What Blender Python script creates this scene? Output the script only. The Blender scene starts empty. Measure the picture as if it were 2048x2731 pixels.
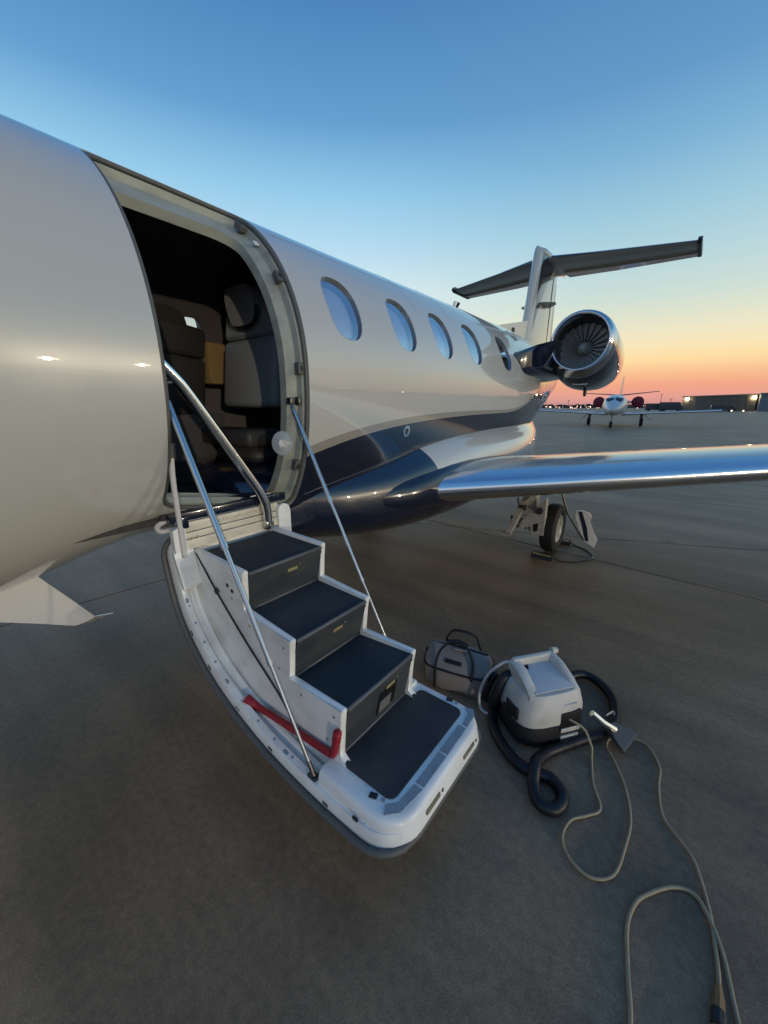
import bpy, bmesh, math, random
import numpy as np
from mathutils import Vector, Matrix
from mathutils.geometry import delaunay_2d_cdt
random.seed(7)
R = math.radians
S = bpy.context.scene
C = S.collection

# ------------------------------------------------------------------ camera
CAMX, CAMZ = 2.45, 1.60
cd = bpy.data.cameras.new('camera'); cam = bpy.data.objects.new('camera', cd); C.objects.link(cam)
cam.location = (CAMX, 0, CAMZ)
cam.rotation_euler = (R(90 - 15.3), 0, R(38.3))
cd.sensor_fit = 'AUTO'; cd.sensor_width = 36.0; cd.lens = 36.0 * 1026 / 2731
cd.clip_start = 0.02; cd.clip_end = 6000
S.camera = cam

# ------------------------------------------------------------------ sky
def lin(c):
    return tuple((x / 255 / 12.92) if x / 255 <= .04045 else ((x / 255 + .055) / 1.055) ** 2.4 for x in c)
W = bpy.data.worlds.new('World'); S.world = W; W.use_nodes = True
nt = W.node_tree; nt.nodes.clear()
def N(t, tree=None, **kw):
    n = (tree or nt).nodes.new(t)
    for k, v in kw.items(): setattr(n, k, v)
    return n
def mathn(tree, op, a, b=None, c=None, clamp=False):
    n = tree.nodes.new('ShaderNodeMath'); n.operation = op; n.use_clamp = clamp
    for i, v in enumerate((a, b, c)):
        if v is None: continue
        if isinstance(v, (int, float)): n.inputs[i].default_value = v
        else: tree.links.new(v, n.inputs[i])
    return n.outputs[0]
tc = N('ShaderNodeTexCoord'); sep = N('ShaderNodeSeparateXYZ')
nt.links.new(tc.outputs['Generated'], sep.inputs[0])
el = mathn(nt, 'MULTIPLY', mathn(nt, 'ARCSINE', sep.outputs[2]), 2 / math.pi)      # 0 horizon .. 1 zenith
SUN_AZ = R(-4)
hz = mathn(nt, 'SQRT', mathn(nt, 'ADD', mathn(nt, 'MULTIPLY', sep.outputs[0], sep.outputs[0]),
                             mathn(nt, 'MULTIPLY_ADD', sep.outputs[1], sep.outputs[1], 1e-6)))
dt = mathn(nt, 'ADD', mathn(nt, 'MULTIPLY', sep.outputs[0], math.sin(SUN_AZ)), mathn(nt, 'MULTIPLY', sep.outputs[1], math.cos(SUN_AZ)))
ang = mathn(nt, 'MULTIPLY', mathn(nt, 'ARCCOSINE', mathn(nt, 'MULTIPLY', mathn(nt, 'DIVIDE', dt, hz), .9999)), 1 / math.pi)   # 0 sunset .. 1 opposite
def ramp(stops):
    r = N('ShaderNodeValToRGB'); cr = r.color_ramp; cr.interpolation = 'EASE'
    cr.interpolation = 'LINEAR'
    while len(cr.elements) < len(stops): cr.elements.new(.5)
    for e, (p, c) in zip(cr.elements, stops):
        e.position = max(0, p / 90); e.color = (*lin(c), 1)
    nt.links.new(el, r.inputs[0]); return r.outputs[0]
sun_r = ramp([(0, (192, 140, 142)), (1, (228, 160, 148)), (2.4, (242, 166, 136)), (3.7, (250, 190, 144)), (5.3, (254, 222, 164)), (6.8, (250, 230, 186)), (8.5, (238, 231, 200)),
              (10.2, (222, 227, 206)), (12, (206, 223, 214)), (16, (182, 214, 222)), (20, (158, 202, 221)), (25, (126, 178, 214)), (30, (100, 154, 200)), (38, (82, 136, 188)), (55, (68, 118, 176)), (90, (54, 98, 156))])
side_r = ramp([(0, (182, 150, 140)), (2.5, (228, 190, 158)), (5, (242, 226, 190)), (9, (238, 240, 224)), (14, (220, 239, 242)), (19, (184, 221, 241)), (24, (150, 204, 235)),
               (30, (100, 160, 209)), (38, (76, 132, 186)), (50, (70, 124, 182)), (65, (66, 116, 176)), (90, (54, 98, 156))])
back_r = ramp([(0, (150, 150, 166)), (5, (180, 176, 186)), (10, (186, 196, 212)), (17, (166, 196, 222)), (23, (120, 170, 215)), (30, (88, 144, 196)), (44, (84, 138, 194)),
               (60, (76, 128, 186)), (90, (54, 98, 156))])
def mixc(f, a, b):
    m = N('ShaderNodeMix', data_type='RGBA'); nt.links.new(f, m.inputs['Factor'])
    nt.links.new(a, m.inputs[6]); nt.links.new(b, m.inputs[7]); return m.outputs[2]
def sstep(x, a, b):
    n = N('ShaderNodeMapRange', interpolation_type='SMOOTHSTEP'); nt.links.new(x, n.inputs[0])
    n.inputs[1].default_value = a; n.inputs[2].default_value = b; return n.outputs[0]
sky = mixc(sstep(ang, .02, .24), sun_r, side_r)
sky = mixc(sstep(ang, .38, .8), sky, back_r)
below = mathn(nt, 'LESS_THAN', sep.outputs[2], -0.002)
gcol = N('ShaderNodeRGB'); gcol.outputs[0].default_value = (.06, .055, .05, 1)
sky = mixc(below, sky, gcol.outputs[0])
bg = N('ShaderNodeBackground'); nt.links.new(sky, bg.inputs[0]); bg.inputs[1].default_value = 1.0
wo = N('ShaderNodeOutputWorld'); nt.links.new(bg.outputs[0], wo.inputs[0])

# ------------------------------------------------------------------ exposure
S.view_settings.view_transform = 'Standard'; S.view_settings.look = 'None'
S.view_settings.exposure = 0.0; S.view_settings.gamma = 1.0; S.view_settings.use_curve_mapping = False
S.render.engine = 'CYCLES'
S.cycles.max_bounces = 8; S.cycles.transparent_max_bounces = 12; S.cycles.use_denoising = True
S.cycles.sample_clamp_indirect = 4.0; S.cycles.caustics_reflective = False; S.cycles.caustics_refractive = False

# ------------------------------------------------------------------ materials
def mat(name, col, rough=.5, metal=0., coat=0., ior=1.45, var=.0, vscale=8., bump=0., bscale=120., spec=.5, emit=None, estr=0., alpha=1.):
    m = bpy.data.materials.new(name); m.use_nodes = True; t = m.node_tree; p = t.nodes['Principled BSDF']
    p.inputs['Base Color'].default_value = (*col, 1); p.inputs['Roughness'].default_value = rough
    p.inputs['Metallic'].default_value = metal; p.inputs['Coat Weight'].default_value = coat
    p.inputs['Coat Roughness'].default_value = .03; p.inputs['IOR'].default_value = ior
    p.inputs['Specular IOR Level'].default_value = spec; p.inputs['Alpha'].default_value = alpha
    if emit: p.inputs['Emission Color'].default_value = (*emit, 1); p.inputs['Emission Strength'].default_value = estr
    if var or bump:
        c = t.nodes.new('ShaderNodeTexCoord')
    if var:
        n = t.nodes.new('ShaderNodeTexNoise'); n.inputs['Scale'].default_value = vscale; n.inputs['Detail'].default_value = 6
        t.links.new(c.outputs['Object'], n.inputs[0])
        mx = t.nodes.new('ShaderNodeMix'); mx.data_type = 'RGBA'
        mx.inputs[6].default_value = (*[max(0, x * (1 - var)) for x in col], 1); mx.inputs[7].default_value = (*[min(1, x * (1 + var)) for x in col], 1)
        t.links.new(n.outputs[0], mx.inputs['Factor']); t.links.new(mx.outputs[2], p.inputs['Base Color'])
    if bump:
        n = t.nodes.new('ShaderNodeTexNoise'); n.inputs['Scale'].default_value = bscale; n.inputs['Detail'].default_value = 3
        t.links.new(c.outputs['Object'], n.inputs[0])
        b = t.nodes.new('ShaderNodeBump'); b.inputs['Strength'].default_value = bump; b.inputs['Distance'].default_value = .002
        t.links.new(n.outputs[0], b.inputs['Height']); t.links.new(b.outputs[0], p.inputs['Normal'])
    return m
WHITE = (.51, .50, .455)
M = dict(
    white=mat('white_paint', WHITE, .22, coat=.8),
    navy=mat('navy_paint', (.006, .010, .026), .16, coat=.9),
    chrome=mat('polished_metal', (.84, .83, .82), .09, 1.),
    lipmetal=mat('inlet_lip_metal', (.62, .63, .65), .13, 1., var=.04, vscale=12),
    steel=mat('satin_steel', (.62, .62, .62), .26, 1.),
    darkmetal=mat('dark_metal', (.10, .10, .10), .35, .8),
    plastic=mat('white_moulding', (.82, .82, .79), .32, coat=.25, var=.05, vscale=9),
    cream=mat('cream_panel', (.72, .66, .53), .4, var=.05, vscale=14),
    primer=mat('primer_green', (.33, .35, .30), .45, var=.10, vscale=10),
    rubber=mat('black_rubber', (.018, .018, .020), .6),
    seal=mat('grey_seal', (.10, .10, .095), .55, var=.25, vscale=30),
    carpet=mat('tread_carpet', (.026, .033, .041), .75, bump=.5, bscale=900, var=.18, vscale=14),
    nosing=mat('nosing_trim', (.11, .115, .12), .45),
    mark=mat('black_marking', (.02, .02, .022), .5),
    tape=mat('grip_tape', (.27, .32, .36), .55, var=.15, vscale=60),
    placard=mat('brass_placard', (.42, .36, .18), .4, .3, var=.5, vscale=160),
    red=mat('red_handle', (.30, .012, .022), .45, var=.2, vscale=30),
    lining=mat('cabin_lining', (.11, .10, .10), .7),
    leather=mat('grey_leather', (.36, .37, .385), .5, var=.08, vscale=20, bump=.1, bscale=300),
    tan=mat('tan_veneer', (.34, .23, .10), .35, var=.15, vscale=5),
    cabincarpet=mat('cabin_carpet', (.05, .045, .042), .9, bump=.3, bscale=500),
    black=mat('matt_black', (.006, .006, .007), .5),
    tyre=mat('tyre_rubber', (.014, .014, .015), .7, bump=.2, bscale=60),
    gearpaint=mat('gear_paint', (.44, .43, .39), .4, var=.2, vscale=25),
    clear=mat('frosted_plastic', (.5, .55, .58), .25, alpha=.55),
    fabric=mat('cooler_fabric', (.25, .225, .205), .7, var=.12, vscale=18, bump=.3, bscale=400),
    webbing=mat('black_webbing', (.010, .010, .013), .6, bump=.3, bscale=600),
    tag=mat('leather_tag', (.50, .36, .30), .5, var=.2, vscale=60),
    tank=mat('off_white_tank', (.56, .54, .49), .42, var=.08, vscale=9),
    basegrey=mat('dark_plastic', (.020, .020, .022), .45),
    hose=mat('hose_rubber', (.008, .009, .013), .45),
    cord=mat('tan_cord', (.30, .25, .16), .6, var=.25, vscale=50),
    tubewhite=mat('white_tube', (.60, .58, .55), .4),
    orange=mat('orange_plug', (.22, .13, .05), .4),
    ghost=mat('distant_white', (.62, .62, .62), .3, coat=.4),
    glassdark=mat('dark_glass', (.03, .04, .055), .08, coat=.5),
    cover=mat('crimson_cover', (.16, .008, .018), .6),
    hangar=mat('hangar_cladding', (.16, .145, .11), .6, var=.2, vscale=.4),
    hangarblue=mat('grey_cladding', (.20, .22, .23), .6, var=.1, vscale=.4),
    roof=mat('roof_edge', (.30, .27, .22), .6),
    opening=mat('hangar_opening', (.01, .01, .01), .8),
    litwin=mat('lit_window', (.6, .5, .3), .5, emit=(1, .78, .45), estr=.9),
    lamp=mat('lamp_lens', (1, .9, .7), .3, emit=(1, .80, .52), estr=70.),
    townlight=mat('town_light', (1, .8, .6), .4, emit=(1, .62, .45), estr=3.5),
    leaf=mat('dusk_foliage', (.03, .035, .03), .8, var=.4, vscale=.3),
    bodydark=mat('dark_vehicle_paint', (.03, .04, .05), .3, coat=.4),
)
# cabin glazing: clear acrylic, partly see-through and glossy
def glazing():
    m = bpy.data.materials.new('cabin_glazing'); m.use_nodes = True; t = m.node_tree; t.nodes.clear()
    o = t.nodes.new('ShaderNodeOutputMaterial'); g = t.nodes.new('ShaderNodeBsdfGlossy'); tr = t.nodes.new('ShaderNodeBsdfTransparent')
    mx = t.nodes.new('ShaderNodeMixShader'); fr = t.nodes.new('ShaderNodeLayerWeight')
    g.inputs[0].default_value = (.86, .93, 1, 1); g.inputs[1].default_value = .02; tr.inputs[0].default_value = (.80, .85, .90, 1)
    t.links.new(mathn(t, 'MULTIPLY_ADD', fr.outputs['Facing'], 1.05, .03, clamp=True), mx.inputs[0]); t.links.new(tr.outputs[0], mx.inputs[1]); t.links.new(g.outputs[0], mx.inputs[2])
    t.links.new(mx.outputs[0], o.inputs[0]); return m
M['pane'] = glazing()
# livery: white above, taupe pinstripe, navy below, boundary follows the airframe
def grime(m, amt=.35, scale=7.):
    t = m.node_tree; p = t.nodes['Principled BSDF']; c = t.nodes.new('ShaderNodeTexCoord')
    src = p.inputs['Base Color'].links[0].from_socket if p.inputs['Base Color'].links else None
    n = t.nodes.new('ShaderNodeTexNoise'); n.inputs['Scale'].default_value = scale; n.inputs['Detail'].default_value = 3; n.inputs['Roughness'].default_value = .45
    mp = t.nodes.new('ShaderNodeMapping'); mp.inputs['Scale'].default_value = (1, .55, 1.3); t.links.new(c.outputs['Object'], mp.inputs[0]); t.links.new(mp.outputs[0], n.inputs[0])
    r = t.nodes.new('ShaderNodeMapRange'); t.links.new(n.outputs[0], r.inputs[0]); r.inputs[1].default_value = .46; r.inputs[2].default_value = .80; r.inputs[4].default_value = amt
    k = t.nodes.new('ShaderNodeMix'); k.data_type = 'RGBA'; t.links.new(r.outputs[0], k.inputs['Factor'])
    if src: t.links.new(src, k.inputs[6])
    else: k.inputs[6].default_value = p.inputs['Base Color'].default_value
    k.inputs[7].default_value = (.16, .145, .12, 1); t.links.new(k.outputs[2], p.inputs['Base Color'])
    t.links.new(mathn(t, 'MULTIPLY_ADD', r.outputs[0], .5, p.inputs['Roughness'].default_value), p.inputs['Roughness'])
for k_, a_, s_ in (('plastic', .28, 9.), ('cream', .5, 12.), ('tank', .45, 9.), ('carpet', .28, 6.), ('primer', .5, 12.), ('gearpaint', .8, 16.), ('tape', .5, 30.), ('fabric', .35, 10.)): grime(M[k_], a_, s_)
def livery(name, kind):
    m = bpy.data.materials.new(name); m.use_nodes = True; t = m.node_tree; p = t.nodes['Principled BSDF']
    p.inputs['Roughness'].default_value = .25; p.inputs['Coat Weight'].default_value = 1.; p.inputs['Coat Roughness'].default_value = .015; p.inputs['Coat IOR'].default_value = 1.6
    c = t.nodes.new('ShaderNodeTexCoord'); s = t.nodes.new('ShaderNodeSeparateXYZ'); t.links.new(c.outputs['Object'], s.inputs[0])
    y, z = s.outputs[1], s.outputs[2]
    def mixm(f, a, b):
        k = t.nodes.new('ShaderNodeMix'); k.data_type = 'RGBA'; t.links.new(f, k.inputs['Factor'])
        for v, i in ((a, 6), (b, 7)):
            if isinstance(v, tuple): k.inputs[i].default_value = (*v, 1)
            else: t.links.new(v, k.inputs[i])
        return k.outputs[2]
    if kind == 'fin':  # reflection on the fin side, put into its colour as a navy band
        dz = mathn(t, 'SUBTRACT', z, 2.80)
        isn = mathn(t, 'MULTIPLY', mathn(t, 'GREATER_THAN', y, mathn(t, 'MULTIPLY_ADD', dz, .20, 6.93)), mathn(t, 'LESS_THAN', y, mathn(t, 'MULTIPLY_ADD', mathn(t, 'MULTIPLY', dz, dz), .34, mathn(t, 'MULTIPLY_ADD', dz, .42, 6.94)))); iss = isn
    elif kind == 'fuselage':
        q = mathn(t, 'MAXIMUM', mathn(t, 'SUBTRACT', y, 4.0), 0.)
        ex = mathn(t, 'POWER', 2.71828, mathn(t, 'MULTIPLY_ADD', y, -1 / .75, 1.43 / .75))
        line = mathn(t, 'ADD', mathn(t, 'MULTIPLY_ADD', ex, -.193, 1.545), mathn(t, 'MULTIPLY', mathn(t, 'MULTIPLY', q, q), .16))
        wd = mathn(t, 'MULTIPLY_ADD', y, -.008, .064)
        isn = mathn(t, 'MULTIPLY', mathn(t, 'LESS_THAN', z, line), mathn(t, 'GREATER_THAN', y, 1.0))
        iss = mathn(t, 'MULTIPLY', mathn(t, 'LESS_THAN', z, mathn(t, 'ADD', line, wd)), mathn(t, 'GREATER_THAN', y, 1.0))
    else:
        line = mathn(t, 'MULTIPLY_ADD', mathn(t, 'SUBTRACT', y, 2.50), -3.2, 1.30)
        line = mathn(t, 'MAXIMUM', line, 1.02)
        isn = mathn(t, 'LESS_THAN', z, line); iss = isn
    n = t.nodes.new('ShaderNodeTexNoise'); n.inputs['Scale'].default_value = 1.7; n.inputs['Detail'].default_value = 5; t.links.new(c.outputs['Object'], n.inputs[0])
    wht = mixm(n.outputs[0], tuple(x * .96 for x in WHITE), tuple(x * 1.04 for x in WHITE))
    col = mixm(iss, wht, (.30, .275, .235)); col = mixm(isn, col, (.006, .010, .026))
    t.links.new(col, p.inputs['Base Color'])
    b = t.nodes.new('ShaderNodeBump'); b.inputs['Strength'].default_value = .035; b.inputs['Distance'].default_value = .02
    t.links.new(n.outputs[0], b.inputs['Height']); t.links.new(b.outputs[0], p.inputs['Normal'])
    return m
M['fus'] = livery('fuselage_livery', 'fuselage'); M['fair'] = livery('fairing_livery', 'fairing'); M['finband'] = livery('fin_reflection_band', 'fin')
def concrete(rand=True):
    m = bpy.data.materials.new('apron_concrete' if rand else 'apron_far'); m.use_nodes = True; t = m.node_tree; p = t.nodes['Principled BSDF']
    g = t.nodes.new('ShaderNodeNewGeometry')
    def noise(sc, det=6, stretch=None):
        n = t.nodes.new('ShaderNodeTexNoise'); n.inputs['Scale'].default_value = sc; n.inputs['Detail'].default_value = det
        v = g.outputs['Position']
        if stretch:
            mp = t.nodes.new('ShaderNodeMapping'); mp.inputs['Scale'].default_value = stretch; mp.inputs['Rotation'].default_value = (0, 0, R(28)); t.links.new(v, mp.inputs[0]); v = mp.outputs[0]
        t.links.new(v, n.inputs[0]); return n.outputs[0]
    def rmp(f, a, b, lo=.35, hi=.65):
        k = t.nodes.new('ShaderNodeValToRGB'); k.color_ramp.elements[0].position = lo; k.color_ramp.elements[1].position = hi
        k.color_ramp.elements[0].color = (*a, 1); k.color_ramp.elements[1].color = (*b, 1); t.links.new(f, k.inputs[0]); return k.outputs[0]
    def mul(a, b):
        k = t.nodes.new('ShaderNodeMix'); k.data_type = 'RGBA'; k.blend_type = 'MULTIPLY'; k.inputs['Factor'].default_value = 1
        t.links.new(a, k.inputs[6]); t.links.new(b, k.inputs[7]); return k.outputs[2]
    c = rmp(noise(.55), (.265, .178, .111), (.355, .243, .153))
    c = mul(c, rmp(noise(2.6), (.86, .86, .87), (1.07, 1.06, 1.04)))
    c = mul(c, rmp(noise(34, 8), (.86, .86, .86), (1.1, 1.1, 1.1)))
    c = mul(c, rmp(noise(170, 5), (.80, .80, .80), (1.16, 1.16, 1.16)))
    c = mul(c, rmp(noise(1.1, 4, (.35, 2.2, 1)), (.80, .80, .82), (1.08, 1.06, 1.04)))
    v = t.nodes.new('ShaderNodeTexVoronoi'); v.inputs['Scale'].default_value = 1.1; t.links.new(g.outputs['Position'], v.inputs['Vector'])
    sp = mathn(t, 'ADD', v.outputs['Distance'], mathn(t, 'MULTIPLY_ADD', noise(9, 4), .24, -.12))
    c = mul(c, rmp(sp, (.62, .60, .58), (1, 1, 1), .035, .11))
    c = mul(c, rmp(noise(.32, 3), (.90, .90, .90), (1.06, 1.05, 1.04), .40, .62))
    c = mul(c, rmp(noise(.8, 5, (.12, 3.6, 1)), (.86, .86, .86), (1.05, 1.05, 1.04), .42, .55))
    t.links.new(c, p.inputs['Base Color'])
    t.links.new(mathn(t, 'MULTIPLY_ADD', noise(1.3), .28, .40), p.inputs['Roughness']); p.inputs['Specular IOR Level'].default_value = .28
    b = t.nodes.new('ShaderNodeBump'); b.inputs['Strength'].default_value = .35; b.inputs['Distance'].default_value = .004
    t.links.new(noise(220, 5), b.inputs['Height']); t.links.new(b.outputs[0], p.inputs['Normal'])
    return m
M['wframe'] = mat('window_frame', (.30, .31, .32), .3, .6)
M['latchslot'] = mat('latch_slot', (.20, .18, .13), .5, .3)
M['toolhead'] = mat('tool_head', (.13, .115, .10), .35, .5)
M['shade'] = mat('window_shade', (.66, .68, .74), .7)
M['darkleather'] = mat('dark_leather', (.075, .07, .068), .5, var=.1, vscale=20)
M['seamgrey'] = mat('panel_seam', (.16, .16, .155), .5)
M['bootmetal'] = mat('leading_edge_metal', (.86, .85, .84), .17, 1., var=.05, vscale=6)
M['latchplate'] = mat('latch_plate', (.25, .235, .25), .4, .4)
M['stencil'] = mat('worn_stencil', (.42, .37, .29), .6)
M['lidgrey'] = mat('translucent_lid', (.42, .46, .50), .3)
M['duct'] = mat('duct_liner', (.02, .02, .021), .4); M['spinner'] = mat('spinner_grey', (.48, .48, .45), .45); M['blade'] = mat('fan_titanium', (.68, .68, .67), .42, .3)
M['winglow'] = mat('dim_window', (.2, .2, .18), .5, emit=(.85, .80, .65), estr=.16); M['winglow2'] = mat('warm_window', (.2, .17, .1), .5, emit=(1, .80, .40), estr=.16)
M['concrete'] = concrete(); M['joint'] = mat('joint_sealant', (.035, .032, .03), .7)

# ------------------------------------------------------------------ object helpers
def tag(o, label, cat, group=None, kind=None):
    if label: o['label'] = label
    if cat: o['category'] = cat
    if group: o['group'] = group
    if kind: o['kind'] = kind
    return o
def empty(name, loc, label, cat, group=None, rz=0.):
    o = bpy.data.objects.new(name, None); C.objects.link(o); o.location = loc; o.rotation_euler = (0, 0, rz)
    o.empty_display_size = .2
    return tag(o, label, cat, group)
def obj(name, bm, m, parent=None, smooth=30., label=None, kind=None):
    me = bpy.data.meshes.new(name)
    bmesh.ops.recalc_face_normals(bm, faces=bm.faces)
    bm.to_mesh(me); bm.free()
    ms = m if isinstance(m, (list, tuple)) else [m]
    for x in ms: me.materials.append(M[x] if isinstance(x, str) else x)
    o = bpy.data.objects.new(name, me); C.objects.link(o)
    if parent: o.parent = parent
    if smooth:
        me.shade_smooth()
        if smooth < 180: me.set_sharp_from_angle(angle=R(smooth))
    if label: o['label'] = label
    if kind: o['kind'] = kind
    return o
def B(): return bmesh.new()
def box(bm, c, s, rot=None, bev=0.):
    r = bmesh.ops.create_cube(bm, size=1)
    vs = r['verts']
    bmesh.ops.scale(bm, vec=Vector(s), verts=vs)
    if bev:
        es = list({e for v in vs for e in v.link_edges})
        rr = bmesh.ops.bevel(bm, geom=es, offset=bev, segments=2, affect='EDGES', profile=.5)
        vs = list({v for f in rr['faces'] for v in f.verts} | {v for v in vs if v.is_valid})
        # collect all verts of island
        seen = set(); st = [vs[0]]
        while st:
            v = st.pop()
            if v in seen: continue
            seen.add(v); st += [e.other_vert(v) for e in v.link_edges]
        vs = list(seen)
    if rot is not None: bmesh.ops.rotate(bm, cent=(0, 0, 0), matrix=rot, verts=vs)
    bmesh.ops.translate(bm, vec=Vector(c), verts=vs)
    return vs
def catmull(pts, n=6, closed=False):
    P = [Vector(p) for p in pts]; out = []; L = len(P)
    rng = range(L) if closed else range(L - 1)
    for i in rng:
        g = (lambda k: P[k % L]) if closed else (lambda k: P[max(0, min(L - 1, k))])
        p0, p1, p2, p3 = g(i - 1), g(i), g(i + 1), g(i + 2)
        for k in range(n):
            t = k / n
            out.append(.5 * ((2 * p1) + (p2 - p0) * t + (2 * p0 - 5 * p1 + 4 * p2 - p3) * t * t + (3 * p1 - p0 - 3 * p2 + p3) * t ** 3))
    if not closed: out.append(P[-1].copy())
    return out
def tube(bm, pts, r, n=8, closed=False, flat=1., cap=True):
    P = [Vector(p) for p in pts]; L = len(P); rings = []
    up = None
    for i, p in enumerate(P):
        a = P[(i - 1) % L] if (closed or i > 0) else p; b = P[(i + 1) % L] if (closed or i < L - 1) else p
        t = (b - a).normalized()
        if up is None:
            up = Vector((0, 0, 1)) if abs(t.z) < .9 else Vector((1, 0, 0))
        u = (up - t * up.dot(t)).normalized(); up = u; w = t.cross(u)
        rr = r[i] if isinstance(r, (list, tuple)) else r
        rings.append([bm.verts.new(p + (u * math.cos(2 * math.pi * k / n) * flat + w * math.sin(2 * math.pi * k / n)) * rr) for k in range(n)])
    for i in range(L if closed else L - 1):
        A, Bq = rings[i], rings[(i + 1) % L]
        for k in range(n): bm.faces.new((A[k], A[(k + 1) % n], Bq[(k + 1) % n], Bq[k]))
    if cap and not closed: bm.faces.new(rings[0]); bm.faces.new(rings[-1])
    return rings
def loft(bm, rings, closed=True, cap=True):
    V = [[bm.verts.new(Vector(p)) for p in r] for r in rings]; n = len(V[0])
    for A, Bq in zip(V, V[1:]):
        for k in range(n if closed else n - 1): bm.faces.new((A[k], A[(k + 1) % n], Bq[(k + 1) % n], Bq[k]))
    if cap and closed: bm.faces.new(V[0]); bm.faces.new(V[-1])
    return V
def prism(bm, poly, fn, a, b):
    """poly of 2-D points, fn(u, v, w) -> 3-D, extruded w from a to b"""
    A = [bm.verts.new(Vector(fn(u, v, a))) for u, v in poly]; Bq = [bm.verts.new(Vector(fn(u, v, b))) for u, v in poly]
    n = len(poly); bm.faces.new(A); bm.faces.new(Bq[::-1])
    for k in range(n): bm.faces.new((A[k], A[(k + 1) % n], Bq[(k + 1) % n], Bq[k]))
    return A + Bq
def lathe(bm, prof, n=40, axis='Y', c=(0, 0, 0), cap=False):
    """prof: list of (along, radius)"""
    rings = []
    for t, r in prof:
        ring = []
        for k in range(n):
            a = 2 * math.pi * k / n; x, z = r * math.cos(a), r * math.sin(a)
            ring.append({'Y': (c[0] + x, c[1] + t, c[2] + z), 'X': (c[0] + t, c[1] + x, c[2] + z), 'Z': (c[0] + x, c[1] + z, c[2] + t)}[axis])
        rings.append(ring)
    return loft(bm, rings, True, cap)
def rrect(x0, x1, y0, y1, r, n=6):
    r = r if isinstance(r, (list, tuple)) else (r,) * 4
    out = []
    for (cx, cy, rr, a0) in ((x1 - r[0], y1 - r[0], r[0], 0), (x0 + r[1], y1 - r[1], r[1], 90), (x0 + r[2], y0 + r[2], r[2], 180), (x1 - r[3], y0 + r[3], r[3], 270)):
        for k in range(n + 1):
            a = R(a0 + 90 * k / n); out.append((cx + rr * math.cos(a), cy + rr * math.sin(a)))
    return out
def sell(w, h, n, k, cx=0, cy=0):
    out = []
    for i in range(k):
        a = 2 * math.pi * i / k; c, s = math.cos(a), math.sin(a)
        out.append((cx + w * math.copysign(abs(c) ** (2 / n), c), cy + h * math.copysign(abs(s) ** (2 / n), s)))
    return out
def inpoly(p, poly):
    x, y = p; c = False; j = len(poly) - 1
    for i in range(len(poly)):
        xi, yi = poly[i]; xj, yj = poly[j]
        if (yi > y) != (yj > y) and x < (xj - xi) * (y - yi) / (yj - yi) + xi: c = not c
        j = i
    return c
def cdt(outline, holes, grid):
    """triangulate outline minus holes with extra grid points"""
    pts = [Vector(p) for p in outline]; edges = [(i, (i + 1) % len(outline)) for i in range(len(outline))]
    for h in holes:
        o = len(pts); pts += [Vector(p) for p in h]; edges += [(o + i, o + (i + 1) % len(h)) for i in range(len(h))]
    border = np.array([tuple(p) for p in pts])
    for g, md in grid:
        if np.min(np.hypot(border[:, 0] - g[0], border[:, 1] - g[1])) < md: continue
        if not inpoly(g, outline) or any(inpoly(g, h) for h in holes): continue
        pts.append(Vector(g))
    v, e, f, *_ = delaunay_2d_cdt(pts, edges, [], 0, 1e-6)
    F = []
    for t in f:
        c = sum((v[i] for i in t), Vector((0, 0))) / len(t)
        if inpoly(c, outline) and not any(inpoly(c, h) for h in holes): F.append(tuple(t))
    return [tuple(p) for p in v], F

# ================================================================== GROUND
GROT = R(-5)
def gr(x, y): c, s = math.cos(GROT), math.sin(GROT); return (x * c - y * s, x * s + y * c)
GX0, PITCH = -1.43, 6.0
NX0, NX1, NY0, NY1 = -4, 7, -3, 11
jt = .010
bm = B()
bmesh.ops.create_grid(bm, x_segments=1, y_segments=1, size=1)
bmesh.ops.scale(bm, vec=(3000, 3000, 1), verts=bm.verts); bmesh.ops.translate(bm, vec=(0, 0, -.06), verts=bm.verts)
ground = obj('ground', bm, 'joint', smooth=0, kind='structure')
# far apron: one sheet with a hole where the slabs lie
ox0, ox1, oy0, oy1 = GX0 + NX0 * PITCH, GX0 + NX1 * PITCH, NY0 * PITCH + 4.6 - PITCH, NY1 * PITCH + 4.6 - PITCH
bm = B(); F_ = 2500
inn = [(ox0, oy0), (ox1, oy0), (ox1, oy1), (ox0, oy1)]; out = [(-F_, -F_), (F_, -F_), (F_, F_), (-F_, F_)]
vi = [bm.verts.new((*gr(*p), 0)) for p in inn]; vo = [bm.verts.new((*gr(*p), 0)) for p in out]
vd = [bm.verts.new((*gr(*p), -.05)) for p in inn]
for k in range(4):
    bm.faces.new((vi[k], vi[(k + 1) % 4], vo[(k + 1) % 4], vo[k])); bm.faces.new((vi[k], vi[(k + 1) % 4], vd[(k + 1) % 4], vd[k]))
apron = obj('apron', bm, 'concrete', smooth=0, kind='structure')
bm = B(); h = PITCH / 2 - jt / 2
t_ = [bm.verts.new(p) for p in ((-h + .006, -h + .006, 0), (h - .006, -h + .006, 0), (h - .006, h - .006, 0), (-h + .006, h - .006, 0))]
s_ = [bm.verts.new(p) for p in ((-h, -h, -.006), (h, -h, -.006), (h, h, -.006), (-h, h, -.006))]
d_ = [bm.verts.new(p) for p in ((-h, -h, -.05), (h, -h, -.05), (h, h, -.05), (-h, h, -.05))]
bm.faces.new(t_)
for k in range(4):
    bm.faces.new((t_[k], t_[(k + 1) % 4], s_[(k + 1) % 4], s_[k])); bm.faces.new((s_[k], s_[(k + 1) % 4], d_[(k + 1) % 4], d_[k]))
slab = None
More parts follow.
